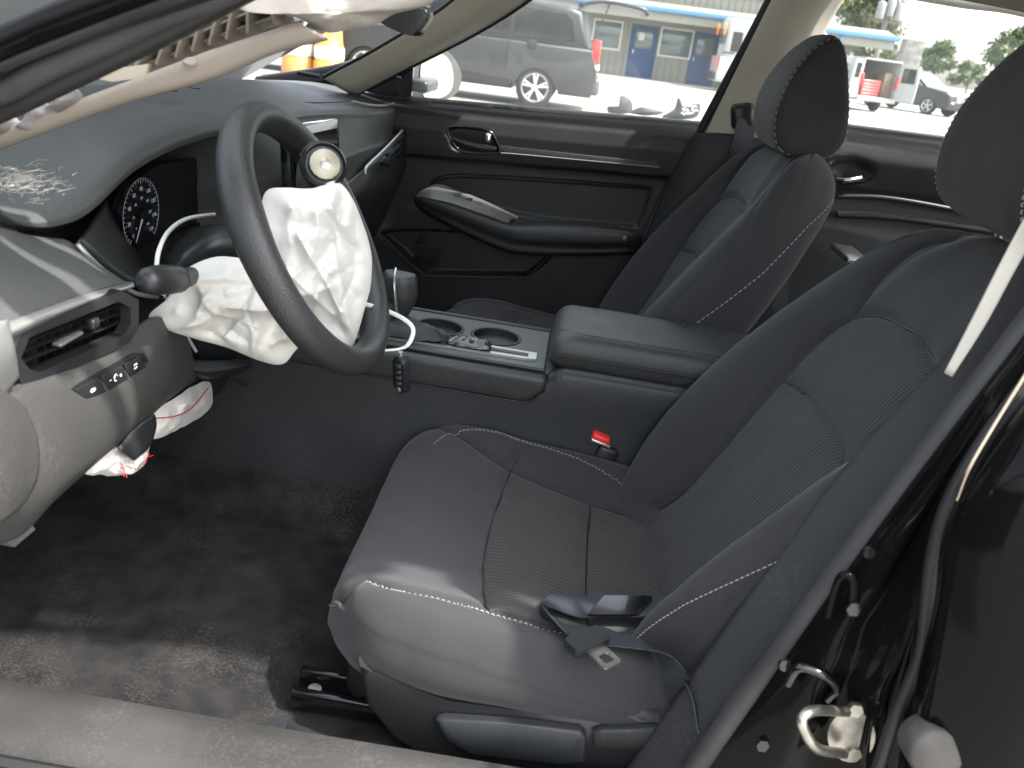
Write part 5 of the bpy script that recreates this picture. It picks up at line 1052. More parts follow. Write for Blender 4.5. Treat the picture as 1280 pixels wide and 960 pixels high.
# ------------------------------------------------------------------ outside: the lot lies 1.4 degrees off the car's own level
GZ = -.08; SL = R_(1.4)
TL = Matrix.Translation(Vector(CC)) @ Matrix.Rotation(SL, 4, 'Y') @ Matrix.Translation(-Vector(CC)); _i = np.array(Matrix.Rotation(-SL, 3, 'Y'))
fo_, ro_, uo_ = _i@_fw, _i@_R, _i@_U; before = set(COL.objects)
def at(u, v, X=None, Y=None, Z=None):
    d = fo_ + (u-640)/CF*ro_ - (v-480)/CF*uo_
    for k, c in enumerate((X, Y, Z)):
        if c is not None: return CC + d*(c-CC[k])/d[k]
CON = mat('pale_concrete', (.235, .228, .208), .9, bump=.4, bscale=30, col2=(.29, .282, .258), vscale=.35, var=.1)
gx = np.concatenate([np.linspace(-700, -30, 16), np.linspace(-28, 28, 41), np.linspace(30, 700, 16)])
V = [(x, y, GZ) for x in gx for y in gx]; g = mk('ground', V, gridF(len(gx), len(gx)), CON); g['kind'] = 'structure'
def gp(u, v_): return at(u, v_, Z=GZ)
TAN = mat('tan_metal_wall', (.235, .228, .192), .55, var=.06, vscale=.6)
BLUE = mat('blue_paint', (.05, .09, .19), .5, spec=.3); LBLUE = mat('light_blue_trim', (.085, .19, .31), .6, spec=.2)
GLS = mat('office_glass', (.12, .15, .15), .08, spec=.8); WHT = mat('white_frame', (.6, .6, .57), .5)
ROOFM = mat('beige_metal_roof', (.30, .28, .23), .5, metal=.2)
BY = gp(790, 96)[1]; bF = lambda u, v_, y=0: at(u, v_, Y=BY+y)
x0, x1 = 14.0, at(1125, 52, Y=BY+1.75)[0]+1.4; zw = 3.0
bl = thing('office_building', (0, BY, GZ), 'tan ribbed metal office building with blue doors and light blue eaves', 'building')
dr = []; wn_ = []
def rect(a, b): p, q = bF(*a), bF(*b); return [(min(p[0], q[0]), min(p[2], q[2])), (max(p[0], q[0]), max(p[2], q[2]))]
d1 = (bF(792, 69)[0]+bF(812, 69)[0])/2; doors = [(bF(802, 68)[0], .58), (bF(878, 76)[0], .58), (bF(802, 68)[0]+9.5, .58)]
wins = [(bF(757, 55)[0], .62), (bF(843, 64)[0], .70), (bF(757, 55)[0]+4.2, .62)]
fw_ = frame((0, BY, 0), (-1, 0, 0), (0, 0, 1))
holes = [[(-(c+w), GZ+.02), (-(c-w), GZ+.02), (-(c-w), GZ+2.05), (-(c+w), GZ+2.05)] for c, w in doors]+[[(-(c+w), GZ+.95), (-(c-w), GZ+.95), (-(c-w), GZ+2.1), (-(c+w), GZ+2.1)] for c, w in wins]
q = plate([(-x0, GZ), (-x1, GZ), (-x1, GZ+zw), (-x0, GZ+zw)], holes, fw_, -.15); mk('wall', *q, TAN, bl, smooth=False)
k_ = 0
for x in np.arange(x1+.15, x0, .30):
    if any(abs(x-c) < w+.06 for c, w in doors): continue
    if any(abs(x-c) < w+.08 for c, w in wins):
        for za, zb_ in ((GZ, GZ+.90), (GZ+2.15, GZ+zw)): q = rbox((x, BY+.015, (za+zb_)/2), (.05, .03, zb_-za-.02), .008, seg=1); mk('wall_rib', *q, TAN, bl)
    else: q = rbox((x, BY+.015, GZ+zw/2), (.05, .03, zw-.02), .008, seg=1); mk('wall_rib', *q, TAN, bl)
for c, w in doors:
    q = rbox((c, BY-.06, GZ+1.03), (2*w-.08, .05, 2.0), .01); d_ = mk('door', *q, BLUE, bl)
    q = rbox((c, BY-.02, GZ+1.52), (2*w-.45, .03, .72), .01); mk('door_glass', *q, GLS, d_)
    q = rbox((c+.38, BY-.02, GZ+1.0), (.05, .05, .16), .01); mk('door_handle', *q, SIL, d_)
    q = plate([(-(c+w), GZ), (-(c-w), GZ), (-(c-w), GZ+2.07), (-(c+w), GZ+2.07)], [[(-(c+w-.05), GZ+.04), (-(c-w+.05), GZ+.04), (-(c-w+.05), GZ+2.02), (-(c+w-.05), GZ+2.02)]], (fw_[0]+np.array([0, .01, 0]), *fw_[1:]), -.05); mk('door_frame', *q, BLUE, d_, smooth=False)
p = bF(801, 52); q = rbox((p[0], BY+.0, GZ+1.62), (.24, .02, .30), .003); mk('door_notice', *q, WHT, bl)
for c, w in wins:
    q = rbox((c, BY-.06, GZ+1.525), (2*w-.06, .03, 1.09), .005); g_ = mk('window', *q, GLS, bl)
    q = plate([(-(c+w), GZ+.95), (-(c-w), GZ+.95), (-(c-w), GZ+2.1), (-(c+w), GZ+2.1)], [[(-(c+w-.07), GZ+1.02), (-(c-w+.07), GZ+1.02), (-(c-w+.07), GZ+2.03), (-(c+w-.07), GZ+2.03)]], (fw_[0]+np.array([0, .03, 0]), *fw_[1:]), -.06); mk('window_frame', *q, WHT, g_, smooth=False)
# porch roof with light blue gutter, upper wall, main roof
ev = bF(860, 26, 1.6); ez = bF(860, 25)[2]+.22
V = [(x0, BY+1.7, ez), (x1-1.4, BY+1.7, ez), (x1-1.4, BY-.1, ez+.30), (x0, BY-.1, ez+.30)]; mk('porch_roof', V, [(0, 1, 2, 3)], ROOFM, bl, smooth=False, thick=.06)
q = rbox(((x0+x1-1.4)/2, BY+1.75, ez-.02), (x0-x1+1.4, .12, .20), .03); mk('gutter', *q, LBLUE, bl)
q = rbox(((x0+x1-1.3)/2, BY+1.62, ez-.26), (x0-x1+1.2, .06, .36), .01); mk('porch_fascia', *q, TAN, bl)
q = rbox(((x0+x1-1.3)/2, BY+.8, ez-.30), (x0-x1+1.2, 1.6, .04), .01); mk('porch_soffit', *q, TAN, bl)
q = rbox(((x0+x1)/2+1.1, BY-.7, ez+.62), (x0-x1-2.2, .10, 1.0), .01); mk('upper_wall', *q, TAN, bl)
for x in np.arange(x1+2.4, x0, .30): q = rbox((x, BY-.64, ez+.66), (.05, .03, .70), .006, seg=1); mk('wall_rib', *q, TAN, bl)
q = rbox(((x0+x1)/2+1.0, BY-.45, ez+1.06), (x0-x1-1.6, .12, .18), .03); mk('gutter', *q, LBLUE, bl)
V = [(x0, BY-.42, ez+1.14), (x1+1.8, BY-.42, ez+1.14), (x1+1.8, BY-7, ez+2.9), (x0, BY-7, ez+2.9)]; mk('main_roof', V, [(0, 1, 2, 3)], ROOFM, bl, smooth=False, thick=.05)
for x in np.arange(x1+2.0, x0, .45):
    a, b = np.array([x, BY-.40, ez+1.17]), np.array([x, BY-7, ez+2.93]); mk('roof_rib', *tube([a, b], .03, 4), ROOFM, bl)
V = [(x1+2, BY-.6, GZ), (x1+2, BY-12, GZ), (x1+2, BY-12, ez+1.1), (x1+2, BY-7, ez+2.9), (x1+2, BY-.6, ez+1.1)]; mk('end_wall', V, [(0, 1, 2, 3, 4)], TAN, bl, smooth=False, thick=.08)
q = rbox((x1-.1, BY-.1-1.0, GZ+zw/2), (.12, 2.0, zw), .01); mk('end_wall', *q, TAN, bl)
for c in (bF(1035, 60)[0], bF(960, 30)[0]+.2, bF(735, 20)[0]+.3):
    q = rbox((c, BY+1.70, (GZ+ez)/2-.05), (.14, .14, ez-GZ-.2), .02); mk('downpipe', *q, LBLUE, bl)
# ------------------------------------------------------------------ vehicles
TYR = mat('tyre', (.02, .02, .02), .8); RIM = mat('alloy_rim', (.55, .55, .55), .3, metal=.8); TINT = mat('tinted_glass', (.016, .018, .018), .05, spec=.8)
TAIL = mat('tail_lamp', (.55, .02, .02), .2, coat=.5); DRK = mat('dark_trim_outside', (.03, .03, .03), .6); HDL = mat('head_lamp', (.6, .6, .6), .1, coat=.5)
def arch(cx, cz, r, n=12): return [(cx+r*math.cos(t), cz+r*math.sin(t)) for t in np.linspace(math.pi, 0, n)]
def vehicle(name, label, loc, rz, body, roof, W, wheels, paint, wins, wr=.33, spokes=5, belt=None):
    """body: lower side outline without arches (x,z), roof: greenhouse outline; loc = rear/ground reference; x forward"""
    root = thing(name, loc, label, 'minivan' if 'minivan' in label else ('van' if 'van' in label else 'suv')); root.rotation_euler = (0, 0, rz)
    BASE[root] = np.zeros(3)
    def P(nm, V, F, m, par=root, **k): 
        BASE[root] = np.zeros(3); o = mk(nm, V, F, m, par, **k); return o
    zmin = body[0][1]; bot = []
    xs = sorted(wheels, reverse=False)
    outline = list(body)
    low = [p for p in body]
    # insert arches along the sill (from rear to front)
    poly = []
    for w in xs: poly += [(w-.40*wr/.33, zmin)]+arch(w, wr*.95, .40*wr/.33)[1:-1]+[(w+.40*wr/.33, zmin)]
    poly = [body[0]]+poly+list(body[1:])
    fr = frame((0, -W/2, 0), (1, 0, 0), (0, 0, 1))     # normal = -y
    o_, ex, ey, ez = fr
    q = prism(poly, frame((0, 0, 0), (1, 0, 0), (0, 0, 1)), W/2, .07, 3); q2 = prism([(-a, b) for a, b in poly][::-1], frame((0, 0, 0), (-1, 0, 0), (0, 0, 1)), W/2, .07, 3)
    b = P('body', *join(q, q2), paint, ang=40)
    q = prism(roof, frame((0, 0, 0), (1, 0, 0), (0, 0, 1)), W/2-.04, .10, 3, .93); q2 = prism([(-a, b_) for a, b_ in roof][::-1], frame((0, 0, 0), (-1, 0, 0), (0, 0, 1)), W/2-.04, .10, 3, .93)
    P('cabin', *join(q, q2), paint, ang=40)
    R2 = np.array(roof); cen = R2.mean(0)
    for wpoly in wins:
        for sg in (-1, 1):
            V = []
            for a, z in wpoly: V.append((a, sg*(W/2-.036-.0*z), z))
            V = np.array(V); n = len(V); V2 = V.copy(); V2[:, 1] += sg*.012; 
            P('side_window', np.concatenate([V, V2]), [tuple(range(n)), tuple(range(n, 2*n))]+[(i, (i+1) % n, n+(i+1) % n, n+i) for i in range(n)], TINT, smooth=False)
    for w in wheels:
        for sg in (-1, 1):
            c = np.array([w, sg*(W/2-.13), wr]); q = disc(c, (0, sg, 0), wr, 30, prof=[(0, -.10), (wr*.9, -.10), (wr, -.06), (wr, .08), (wr*.93, .105), (wr*.70, .11), (wr*.68, .07), (0, .06)]); wo = P('wheel', *q, TYR)
            q = disc(c, (0, sg, 0), wr, 30, prof=[(wr*.60, .075), (wr*.67, .112), (wr*.71, .113), (wr*.70, .07)]); P('rim', *q, RIM, wo)
            for k in range(spokes):
                for da in ((-.16, .16) if spokes == 5 else (0,)):
                    t = 2*math.pi*k/spokes+.3; a = c+np.array([wr*.12*math.cos(t), sg*.10, wr*.12*math.sin(t)]); e = c+np.array([wr*.66*math.cos(t+da), sg*.095, wr*.66*math.sin(t+da)])
                    P('spoke', *tube([a, e], .022, 6), RIM, wo)
            q = disc(c+np.array([0, sg*.07, 0]), (0, sg, 0), .06, 16, .04); P('hub_cap', *q, RIM, wo)
    return root, P
GREYP = mat('grey_car_paint', (.034, .035, .036), .4, metal=.1, coat=.05, spec=.35); WHP = mat('white_van_paint', (.36, .37, .36), .4, coat=.1); DKP = mat('charcoal_car_paint', (.035, .034, .040), .3, metal=.2, coat=.2)
wv_ = gp(665, 135); 
mv, P = vehicle('minivan', 'grey minivan with raised tailgate parked outside the passenger window', (wv_[0]-1.02, wv_[1]-1.0, GZ), 0,
    [(.02, .28), (5.0, .28), (5.12, .5), (5.05, .78), (4.4, .98), (3.6, 1.08), (.06, 1.10), (-.02, .75), (-.06, .55)], [(.05, 1.0), (3.7, 1.0), (2.75, 1.70), (1.6, 1.78), (.55, 1.76), (.28, 1.68)], 1.95, (1.02, 4.1), GREYP,
    [[(.42, 1.18), (1.50, 1.16), (1.48, 1.62), (.62, 1.60), (.50, 1.50)], [(1.58, 1.16), (2.55, 1.16), (2.45, 1.60), (1.56, 1.62)], [(2.62, 1.16), (3.30, 1.14), (2.85, 1.58), (2.52, 1.60)]], wr=.345)
for sg in (-1, 1):
    q = rbox((.03, sg*.88, .99), (.16, .18, .52), .03); P('tail_lamp', *q, TAIL); q = rbox((-.01, sg*.91, .80), (.12, .13, .10), .02); P('reverse_lamp', *q, HDL)
    q = rbox((2.62, sg*.985, 1.02), (.22, .03, .035), .01); P('door_handle', *q, GREYP); q = rbox((1.55, sg*.978, .72), (.012, .012, .78), .003); P('door_gap', *q, DRK); q = rbox((2.60, sg*.978, .72), (.012, .012, .78), .003); P('door_gap', *q, DRK)
    q = disc((1.15, sg*.972, 1.05), (0, sg, 0), .09, 20, .008); P('fuel_cap', *q, GREYP)
q = rbox((-.02, 0, .48), (.20, 1.90, .30), .06); P('bumper', *q, mat('grey_bumper', (.06, .06, .06), .45))
v, f = patch([[(.45, -.78, 1.80), (.45, 0, 1.83), (.45, .78, 1.80)], [(.0, -.80, 1.90), (.0, 0, 1.93), (.0, .80, 1.90)], [(-.65, -.78, 1.86), (-.68, 0, 1.89), (-.65, .78, 1.86)], [(-.80, -.74, 1.76), (-.84, 0, 1.78), (-.80, .74, 1.76)]], 16, 16); P('tailgate', v, f, GREYP, thick=.06)
for sg in (-1, 1): P('gas_strut', *tube([(.12, sg*.8, 1.2), (-.10, sg*.78, 1.86)], .014, 6), DRK)
# white cargo van by the building
wv2 = gp(895, 112)
cv, P = vehicle('cargo_van', 'tall white cargo van parked beside the blue office door', (wv2[0]+.4, BY+3.2, GZ), R_(180), 
    [(.02, .35), (5.6, .35), (5.75, .6), (5.7, .95), (4.9, 1.15), (.03, 1.25), (-.02, .6)], [(.03, 1.1), (5.0, 1.1), (4.2, 2.3), (3.6, 2.62), (.15, 2.64), (.05, 2.5)], 2.0, (1.1, 4.6), WHP, [[(3.7, 1.35), (4.6, 1.35), (4.1, 2.05), (3.7, 2.05)], [(.35, 1.45), (.72, 1.45), (.72, 2.15), (.35, 2.15)]], wr=.36)
q = rbox((.02, -.6, 1.95), (.06, .30, .55), .02); P('rear_window', *q, TINT); q = rbox((.3, -1.0, 1.4), (.45, .02, .05), .005); P('side_rail', *q, DRK)
for sg in (-1, 1):
    q = rbox((.02, sg*.93, 2.2), (.08, .10, .40), .02); P('marker_lamp', *q, mat('orange_lamp', (.75, .22, .05), .3)); q = rbox((.02, sg*.93, 1.0), (.08, .12, .5), .02); P('tail_lamp', *q, TAIL)
q = rbox((1.0, -1.0, 2.1), (.34, .015, .34), .01); P('orange_decal', *q, MATS['orange_lamp']) if False else None
q = rbox((-.05, 0, .55), (.15, 1.95, .25), .04); P('bumper', *q, DRK)
# open service van with red tool chest
sv_ = gp(1080, 139); ROT = R_(62)
SVL = (sv_[0]-.25, sv_[1], GZ)
sv = thing('service_van', SVL, 'white service van with open rear doors and a red tool chest inside', 'van'); sv.rotation_euler = (0, 0, R_(-70)); sv.scale = (.93, .93, .93); BASE[sv] = np.zeros(3)
def PV(nm, V, F, m, par=sv, **k):
    BASE[sv] = np.zeros(3); return mk(nm, V, F, m, par, **k)
WV = 1.78
for sg in (-1, 1):
    pts = [(0, .42), (.45, .42)]+arch(.95, .33, .40)[:]+[(3.2, .42)]+arch(3.6, .33, .40)+[(4.25, .45), (4.3, .75), (4.15, 1.0), (3.55, 1.12), (2.9, 1.78), (2.4, 1.92), (0, 1.92)]
    wn2 = [[(2.45, 1.15), (3.35, 1.15), (2.85, 1.70), (2.45, 1.72)]]
    fr = frame((0, sg*WV/2, 0), (1, 0, 0), (0, 0, 1)); q = plate(pts, wn2, fr, sg*.05); PV('side_wall', *q, WHP, smooth=False)
    q = prism(wn2[0], frame((0, sg*(WV/2-.02), 0), (1, 0, 0), (0, 0, 1)), .01); PV('side_window', *q, TINT, smooth=False)
    q = rbox((1.1, sg*(WV/2+.012), .70), (1.5, .012, .34), .004); PV('blue_decal', *q, mat('blue_decal', (.03, .14, .55), .4))
    q = disc((1.0, sg*(WV/2+.015), 1.05), (0, sg, 0), .17, 20, .008); PV('red_decal', *q, mat('red_decal', (.7, .04, .04), .4))
    for zz in (1.62, 1.42, 1.22):
        q = rbox((1.3-.2*(zz < 1.5), sg*(WV/2+.012), zz), (.9-.3*(zz < 1.5), .010, .09), .003); PV('lettering_bar', *q, mat('decal_grey', (.25, .3, .35), .5))
    for w in (.95, 3.6):
        c = np.array([w, sg*(WV/2-.12), .33]); q = disc(c, (0, sg, 0), .33, 26, prof=[(0, -.09), (.30, -.09), (.33, -.05), (.33, .07), (.30, .10), (.22, .10), (0, .06)]); wo = PV('wheel', *q, TYR); q = disc(c, (0, sg, 0), .2, 20, prof=[(0, .08), (.20, .10), (.22, .105), (.22, .06)]); PV('rim', *q, RIM, wo)
    q = rbox((-.02, sg*(WV/2-.06), 1.15), (.10, .10, .5), .02); PV('tail_lamp', *q, TAIL)
q = rbox((1.35, 0, 1.93), (2.7, WV-.04, .06), .02); PV('roof', *q, WHP); q = rbox((2.0, 0, .45), (4.0, WV-.1, .08), .02); PV('load_floor', *q, DRK)
q = rbox((2.2, 0, 1.2), (.05, WV-.1, 1.4), .01); PV('bulkhead', *q, mat('van_lining', (.20, .19, .16), .8)); q = rbox((-.06, 0, .48), (.18, WV, .18), .03); PV('bumper', *q, WHP)
v, f = patch([[(4.2, -.85, .75), (4.25, 0, .8), (4.2, .85, .75)], [(3.9, -.85, 1.05), (3.95, 0, 1.1), (3.9, .85, 1.05)], [(3.5, -.82, 1.15), (3.5, 0, 1.2), (3.5, .82, 1.15)]], 10, 10); PV('bonnet', v, f, WHP, thick=.04)
q = rbox((4.22, 0, .62), (.12, WV-.06, .4), .04); PV('front_bumper', *q, WHP)
v, f = patch([[(3.5, -.80, 1.14), (3.52, 0, 1.16), (3.5, .80, 1.14)], [(2.85, -.74, 1.80), (2.87, 0, 1.84), (2.85, .74, 1.80)]], 6, 10); PV('windscreen', v, f, TINT, thick=.02)
v, f = patch([[(2.86, -.80, 1.80), (2.86, 0, 1.86), (2.86, .80, 1.80)], [(2.5, -.84, 1.91), (2.5, 0, 1.95), (2.5, .84, 1.91)]], 6, 10); PV('roof_front', v, f, WHP, thick=.03)
for sg, a in ((1, R_(100)), (-1, R_(-155))):
    c = np.array([-.0, sg*WV/2, 0]); d_ = np.array([-math.sin(abs(a)), sg*-math.cos(a)*1.0, 0]); d_ = np.array([-math.cos(a-math.pi/2 if sg > 0 else a+math.pi/2), math.sin(a-math.pi/2 if sg > 0 else a+math.pi/2)*-1, 0])
    d_ = np.array([-.55, sg*.83, 0]) if sg > 0 else np.array([-.93, sg*.37, 0])
    fr = frame(c, d_, (0, 0, 1)); q = plate([(0, .5), (.84, .5), (.84, 1.3), (.78, 1.88), (0, 1.88)], [[(.12, 1.2), (.72, 1.2), (.68, 1.75), (.12, 1.75)]], fr, .06); dd_ = PV('rear_door', *q, WHP, smooth=False)
    q = prism([(.12, 1.2), (.72, 1.2), (.68, 1.75), (.12, 1.75)], (fr[0]+fr[3]*.02, *fr[1:]), .01); PV('door_glass', *q, TINT, dd_, smooth=False)
q = rbox((.42, .18, .82), (.5, .86, .72), .02); tcst = thing('tool_chest', (0, 0, 0), 'red metal tool chest with drawers inside the open service van', 'tool chest'); tcst.location = SVL; tcst.rotation_euler = sv.rotation_euler; tcst.scale = sv.scale; BASE[tcst] = np.zeros(3)
mk('cabinet', *q, mat('tool_red', (.42, .03, .035), .4), tcst)
for k in range(6): mk('drawer', *rbox((.165, .18, .53+.115*k), (.02, .80, .095), .006), MATS['tool_red'], tcst); mk('drawer_pull', *rbox((.150, .18, .57+.115*k), (.02, .78, .014), .004), SIL, tcst)
q = rbox((.5, -.55, 1.0), (.7, .45, 1.0), .02); PV('wooden_shelf', *q, mat('orange_wood', (.11, .075, .05), .7, var=.3, vscale=5))
# charcoal suv behind
sp = gp(1157, 143); _f = np.array([math.cos(R_(128)), math.sin(R_(128)), 0]); _rt = np.array([_f[1], -_f[0], 0]); sp = sp-_f*3.65-_rt*.81
su, P = vehicle('suv', 'charcoal suv with bright alloy wheels parked behind the open service van', (sp[0], sp[1], GZ), R_(128),
    [(-.0, .30), (4.5, .30), (4.62, .5), (4.58, .85), (4.3, 1.0), (3.3, 1.10), (.1, 1.12), (-.06, .8), (-.08, .5)], [(.1, 1.05), (3.35, 1.05), (2.45, 1.62), (1.6, 1.70), (.6, 1.66), (.3, 1.5)], 1.88, (.85, 3.65), DKP,
    [[(.5, 1.14), (1.4, 1.14), (1.4, 1.55), (.75, 1.55)], [(1.46, 1.14), (2.2, 1.14), (2.1, 1.54), (1.46, 1.56)], [(2.26, 1.14), (2.9, 1.12), (2.4, 1.48), (2.2, 1.52)]], wr=.36)
v, f = patch([[(3.36, -.78, 1.10), (3.38, 0, 1.12), (3.36, .78, 1.10)], [(2.55, -.68, 1.60), (2.56, 0, 1.64), (2.55, .68, 1.60)]], 8, 10); P('windscreen', v, f, mat('reflecting_glass', (.25, .28, .28), .06, spec=1), thick=.02)
for sg in (-1, 1): q = rbox((4.40, sg*.70, .90), (.30, .40, .12), .04); P('head_lamp', *q, HDL); q = rbox((4.62, sg*.70, .58), (.06, .18, .08), .02); P('fog_lamp', *q, HDL)
for k in range(5): q = rbox((4.60, 0, .62+.07*k), (.06, .95, .02), .006); P('grille_bar', *q, CHR)
# ------------------------------------------------------------------ scraps of bumper, paint line
SCR = mat('torn_bumper_plastic', (.05, .05, .05), .5, var=.3, vscale=12)
def scrap(pts, label, h):
    Y0 = gp(*pts[0])[1]; V = [at(u, v_, Y=Y0) for u, v_ in pts]; V = np.array(V); n = len(V); c = V.mean(0)
    rows = cr(V, 40, True); fr_ = np.concatenate([[c+np.array([0, .12, 0])], rows, [c+np.array([0, -.10, 0])], rows+np.array([0, -.05, 0])])
    F = [(0, 1+i, 1+(i+1) % 40) for i in range(40)]+[(41, 42+(i+1) % 40, 42+i) for i in range(40)]+[(1+i, 42+i, 42+(i+1) % 40, 1+(i+1) % 40) for i in range(40)]
    o = mk('bumper_scrap', fr_, F, SCR, None, ang=30); tag(o, label, 'car part', 'torn car parts on the lot'); return o
scrap([(762, 141), (760, 133), (772, 136), (776, 120), (789, 126), (788, 141)], 'dark torn car panel with a tall point lying on the concrete', .5)
scrap([(788, 142), (800, 134), (816, 136), (830, 140), (818, 144)], 'low flat dark car part between the other torn pieces', .3)
s3 = scrap([(828, 147), (843, 136), (848, 122), (858, 130), (875, 130), (868, 148)], 'dark torn car panel covered in white scrawled writing', .5)
ms = []
Y0 = gp(828, 147)[1]+.13
for k, (u, v_) in enumerate(((853, 132), (852, 137), (851, 142), (862, 133), (864, 138), (858, 141))):
    a = at(u, v_, Y=Y0); ms.append(tube([a, a+np.array([-.03, .0, .03]), a+np.array([-.06, 0, -.02]), a+np.array([-.09, 0, .02]), a+np.array([-.13, 0, 0])], .010, 5, m=14))
v, f = join(*ms); BASE[s3] = np.array(s3.location); mk('scrawled_marks', v, f, WHT, s3)
l0, l1 = gp(728, 128), gp(742, 140); L = (l1-l0)*np.array([1, 1, 0]); w_ = np.array([.06, .01, 0])
V = [l0-w_, l0+w_, l1+w_, l1-w_]; V = [(a[0], a[1], GZ+.005) for a in V]; o = mk('parking_line', V, [(0, 1, 2, 3)], mat('yellow_line', (.70, .52, .12), .7), None, smooth=False); tag(o, kind='structure')
# ------------------------------------------------------------------ trees, pole, wires
LEAF = mat('leaf', (.055, .085, .022), .6, var=.5, vscale=.9); LEAF2 = mat('pale_leaf', (.085, .10, .035), .6, var=.5, vscale=.9); BARK = mat('bark', (.10, .08, .06), .9, var=.3, vscale=10)
def tree(name, label, base, h, crown, n, m, seed, leaf=.22):
    rg = random.Random(seed); root = thing(name, base, label, 'tree', 'trees beyond the lot'); b = np.array(base, float)
    q = [b, b+np.array([.05*h*.1, 0, h*.3]), b+np.array([0, .02*h, h*.6])]; ms = [tube(q, [.035*h, .025*h, .012*h], 10, m=10)]
    blobs = []
    for k in range(11):
        a = rg.uniform(0, 6.28); t = rg.uniform(.35, .95); r_ = crown*rg.uniform(.25, .8)*(1.15-.5*t); c = b+np.array([math.cos(a)*r_, math.sin(a)*r_, h*(.30+.62*t)]); blobs.append((c, crown*rg.uniform(.28, .48)))
        ms.append(tube([b+np.array([0, 0, h*(.25+.3*t)]), (b+np.array([0, 0, h*(.3+.4*t)])+c)/2, c], [.014*h, .008*h, .003*h], 6))
    v, f = join(*ms); mk('trunk', v, f, BARK, root)
    V, F = [], []
    for k in range(n):
        c, r_ = blobs[rg.randrange(len(blobs))]; d = np.array([rg.gauss(0, 1) for _ in range(3)]); d /= np.linalg.norm(d); p = c+d*r_*rg.uniform(.45, 1.05)*np.array([1, 1, .8])
        e1 = np.array([rg.gauss(0, 1) for _ in range(3)]); e1 /= np.linalg.norm(e1); e2 = np.cross(e1, d); e2 /= np.linalg.norm(e2)+1e-9; s = leaf*rg.uniform(.5, 1.2); i = len(V)
        V += [p-e1*s, p+e2*s*.5, p+e1*s, p-e2*s*.5]; F.append((i, i+1, i+2, i+3))
    mk('crown', V, F, m, root, smooth=False)
def ground_at(u, Y): 
    p = at(u, 90, Y=Y); return (p[0], Y, GZ)
tree('tree', 'loose pale green tree beside the utility pole behind the office', ground_at(1068, -70), 8.6, 3.6, 5200, LEAF2, 3)
tree('tree', 'small spiky green tree rising behind the open van doors', ground_at(1168, -80), 4.8, 1.9, 2400, LEAF, 5)
tree('tree', 'large dark green tree behind the charcoal suv', ground_at(1272, -75), 6.6, 3.6, 7000, LEAF, 8)
tree('tree', 'low bushy tree under the far office eave', ground_at(1085, -62), 3.4, 2.0, 2400, LEAF2, 11)
tree('tree', 'distant green tree beyond the dark suv and spiky tree', ground_at(1215, -120), 4.2, 2.6, 3000, LEAF, 15)
WOOD = mat('weathered_wood', (.17, .155, .14), .85, var=.25, vscale=3); pb = at(1098, 60, Y=-58); up_t = thing('utility_pole', (pb[0], -58, GZ), 'grey utility pole with transformers above the office eave', 'utility pole')
B0 = np.array([pb[0], -58, GZ]); zt0 = at(1100, 24, Y=-58)[2]-GZ; mk('pole', *tube([B0, B0+np.array([0, 0, 11])], [.17, .12], 12), WOOD, up_t)
for s_, z in ((-.55, zt0), (.55, zt0), (0.0, zt0+.2)):
    mk('transformer', *disc(B0+np.array([s_, .35, z]), (0, 0, 1), .26, 18, prof=[(0, 0), (.24, 0), (.26, .06), (.26, .85), (.22, .95), (.06, 1.0), (.06, 1.15), (0, 1.15)]), mat('galvanised_grey', (.22, .23, .23), .6), up_t)
mk('cross_arm', *rbox(B0+np.array([0, .15, 8.1]), (2.4, .10, .12), .01), WOOD, up_t); mk('cross_arm', *rbox(B0+np.array([0, .15, zt0-.1]), (1.6, .10, .12), .01), WOOD, up_t)
for k, (s_, z, dz_) in enumerate(((-1.0, 8.2, .0), (0, 8.9, .1), (1.0, 8.2, -.1), (0, 7.0, 0))):
    a = B0+np.array([s_, .15, z]); b = np.array([-75, -62+2*k, z-.8]); q = [a*(1-t)+b*t+np.array([0, 0, -1.6*4*t*(1-t)*.4]) for t in np.linspace(0, 1, 16)]; o = mk('power_line', *tube(q, .014, 5), RUB, None)
    tag(o, ['thin power line strung from the cross arm end beyond the building', 'topmost thin power line strung from the pole', 'thin power line strung from the cross arm end over the building', 'low sagging line strung from the pole below its transformers'][k], 'power line', 'lines strung from the utility pole')
# stone gate post behind the van
gq = at(1138, 66, Y=-52); q = rbox((gq[0], -52, GZ+1.6), (1.1, .8, 3.6), .05); o = mk('block_pillar', *q, mat('grey_block', (.17, .165, .15), .9, var=.35, vscale=2.5), None); tag(o, 'weathered grey block standing behind the open van doors', 'pillar')
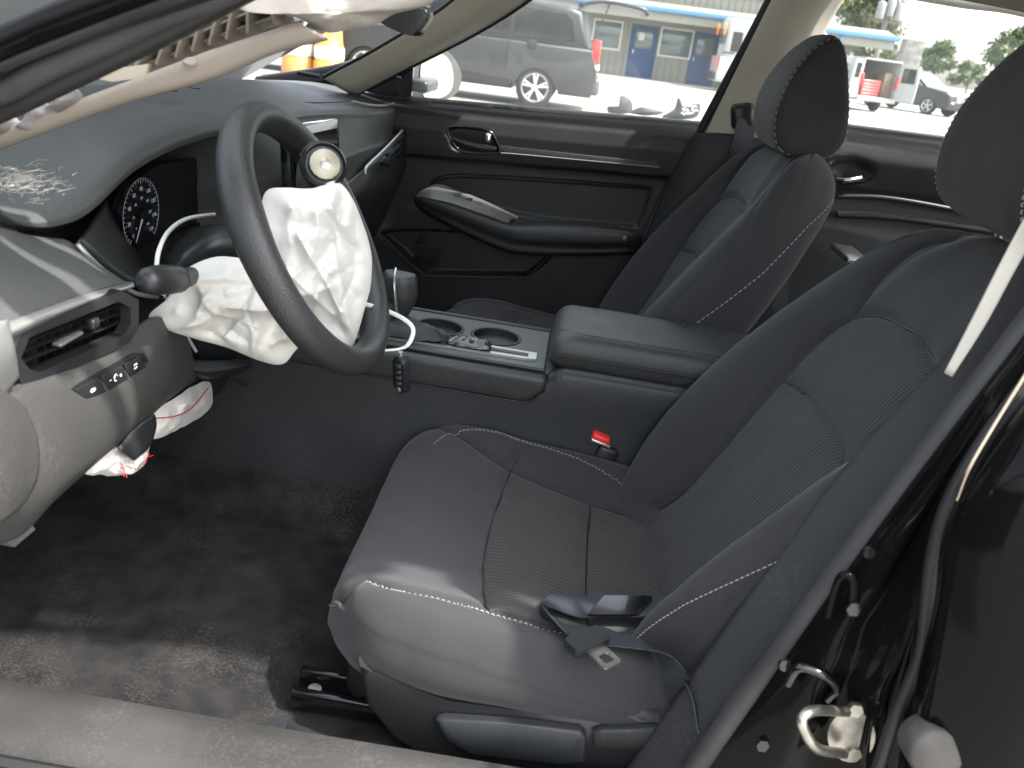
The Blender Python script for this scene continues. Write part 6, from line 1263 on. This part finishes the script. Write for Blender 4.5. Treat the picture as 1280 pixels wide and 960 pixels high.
# things seen through the windscreen: orange drums and red frame
for (u, v_, c, lb) in ((372, 80, (.45, .20, .05), 'orange traffic drum left of the red post seen through the windscreen'), (412, 52, (.45, .24, .05), 'yellow orange drum beyond the red post seen through the windscreen')):
    p = at(u, v_, Y=-14); r = thing('traffic_drum', (p[0], -14, GZ), lb, 'traffic drum', 'drums seen through the windscreen')
    q = disc((p[0], -14, GZ), (0, 0, 1), .3, 20, prof=[(0, 0), (.34, 0), (.34, .06), (.28, .08), (.27, .35), (.25, .37), (.25, .62), (.23, .64), (.21, .9), (0, .92)]); mk('drum_body', *q, mat('drum_%d' % u, c, .5), r)
    q = disc((p[0], -14, GZ+.40), (0, 0, 1), .3, 20, prof=[(.255, 0), (.262, .02), (.262, .18), (.25, .2)]); mk('white_band', *q, WHT, r)
p = at(385, 78, Y=-15); fr_ = thing('red_frame', (p[0], -15, GZ), 'red metal frame standing beyond the windscreen', 'frame')
for dx_ in (-1.0, .1, 1.3): mk('post', *rbox((p[0]+dx_, -15, GZ+.75), (.08, .08, 1.5), .01), RED, fr_)
for z_ in (.5, 1.0, 1.45): mk('rail', *rbox((p[0]+.15, -15.09, GZ+z_), (2.4, .06, .08), .01), RED, fr_)
p = at(315, 92, Y=-16); o = thing('parked_car', (p[0], -16, GZ), 'distant dark parked car seen low through the windscreen', 'car')
q = prism([(-2.2, .3), (2.2, .3), (2.2, .8), (1.3, .9), (.7, 1.35), (-1.0, 1.38), (-1.7, .95), (-2.2, .85)], frame((p[0], -15.2, GZ), (1, 0, 0), (0, 0, 1)), 1.6, .08); mk('body', *q, DKP, o)
for sx in (-1.35, 1.35): mk('wheel', *disc((p[0]+sx, -15.15, GZ+.32), (0, 1, 0), .32, 20, .1), TYR, o)
# fence behind the car, caught in the door mirror
fn = thing('wire_fence', (-24, -6, GZ), 'pale wire fence with posts reflected in the passenger door mirror', 'fence')
for y in np.arange(-36, 4, 2.5): mk('fence_post', *tube([(-24, y, GZ), (-24, y, GZ+1.9)], .04, 8), RIM, fn)
for z in (.2, .7, 1.2, 1.8): mk('fence_rail', *tube([(-24, -36, GZ+z), (-24, 3.5, GZ+z)], .018, 6), RIM, fn)

bpy.context.view_layer.update()
for o in list(COL.objects):
    if o not in before and o.parent is None: o.matrix_world = TL @ o.matrix_world
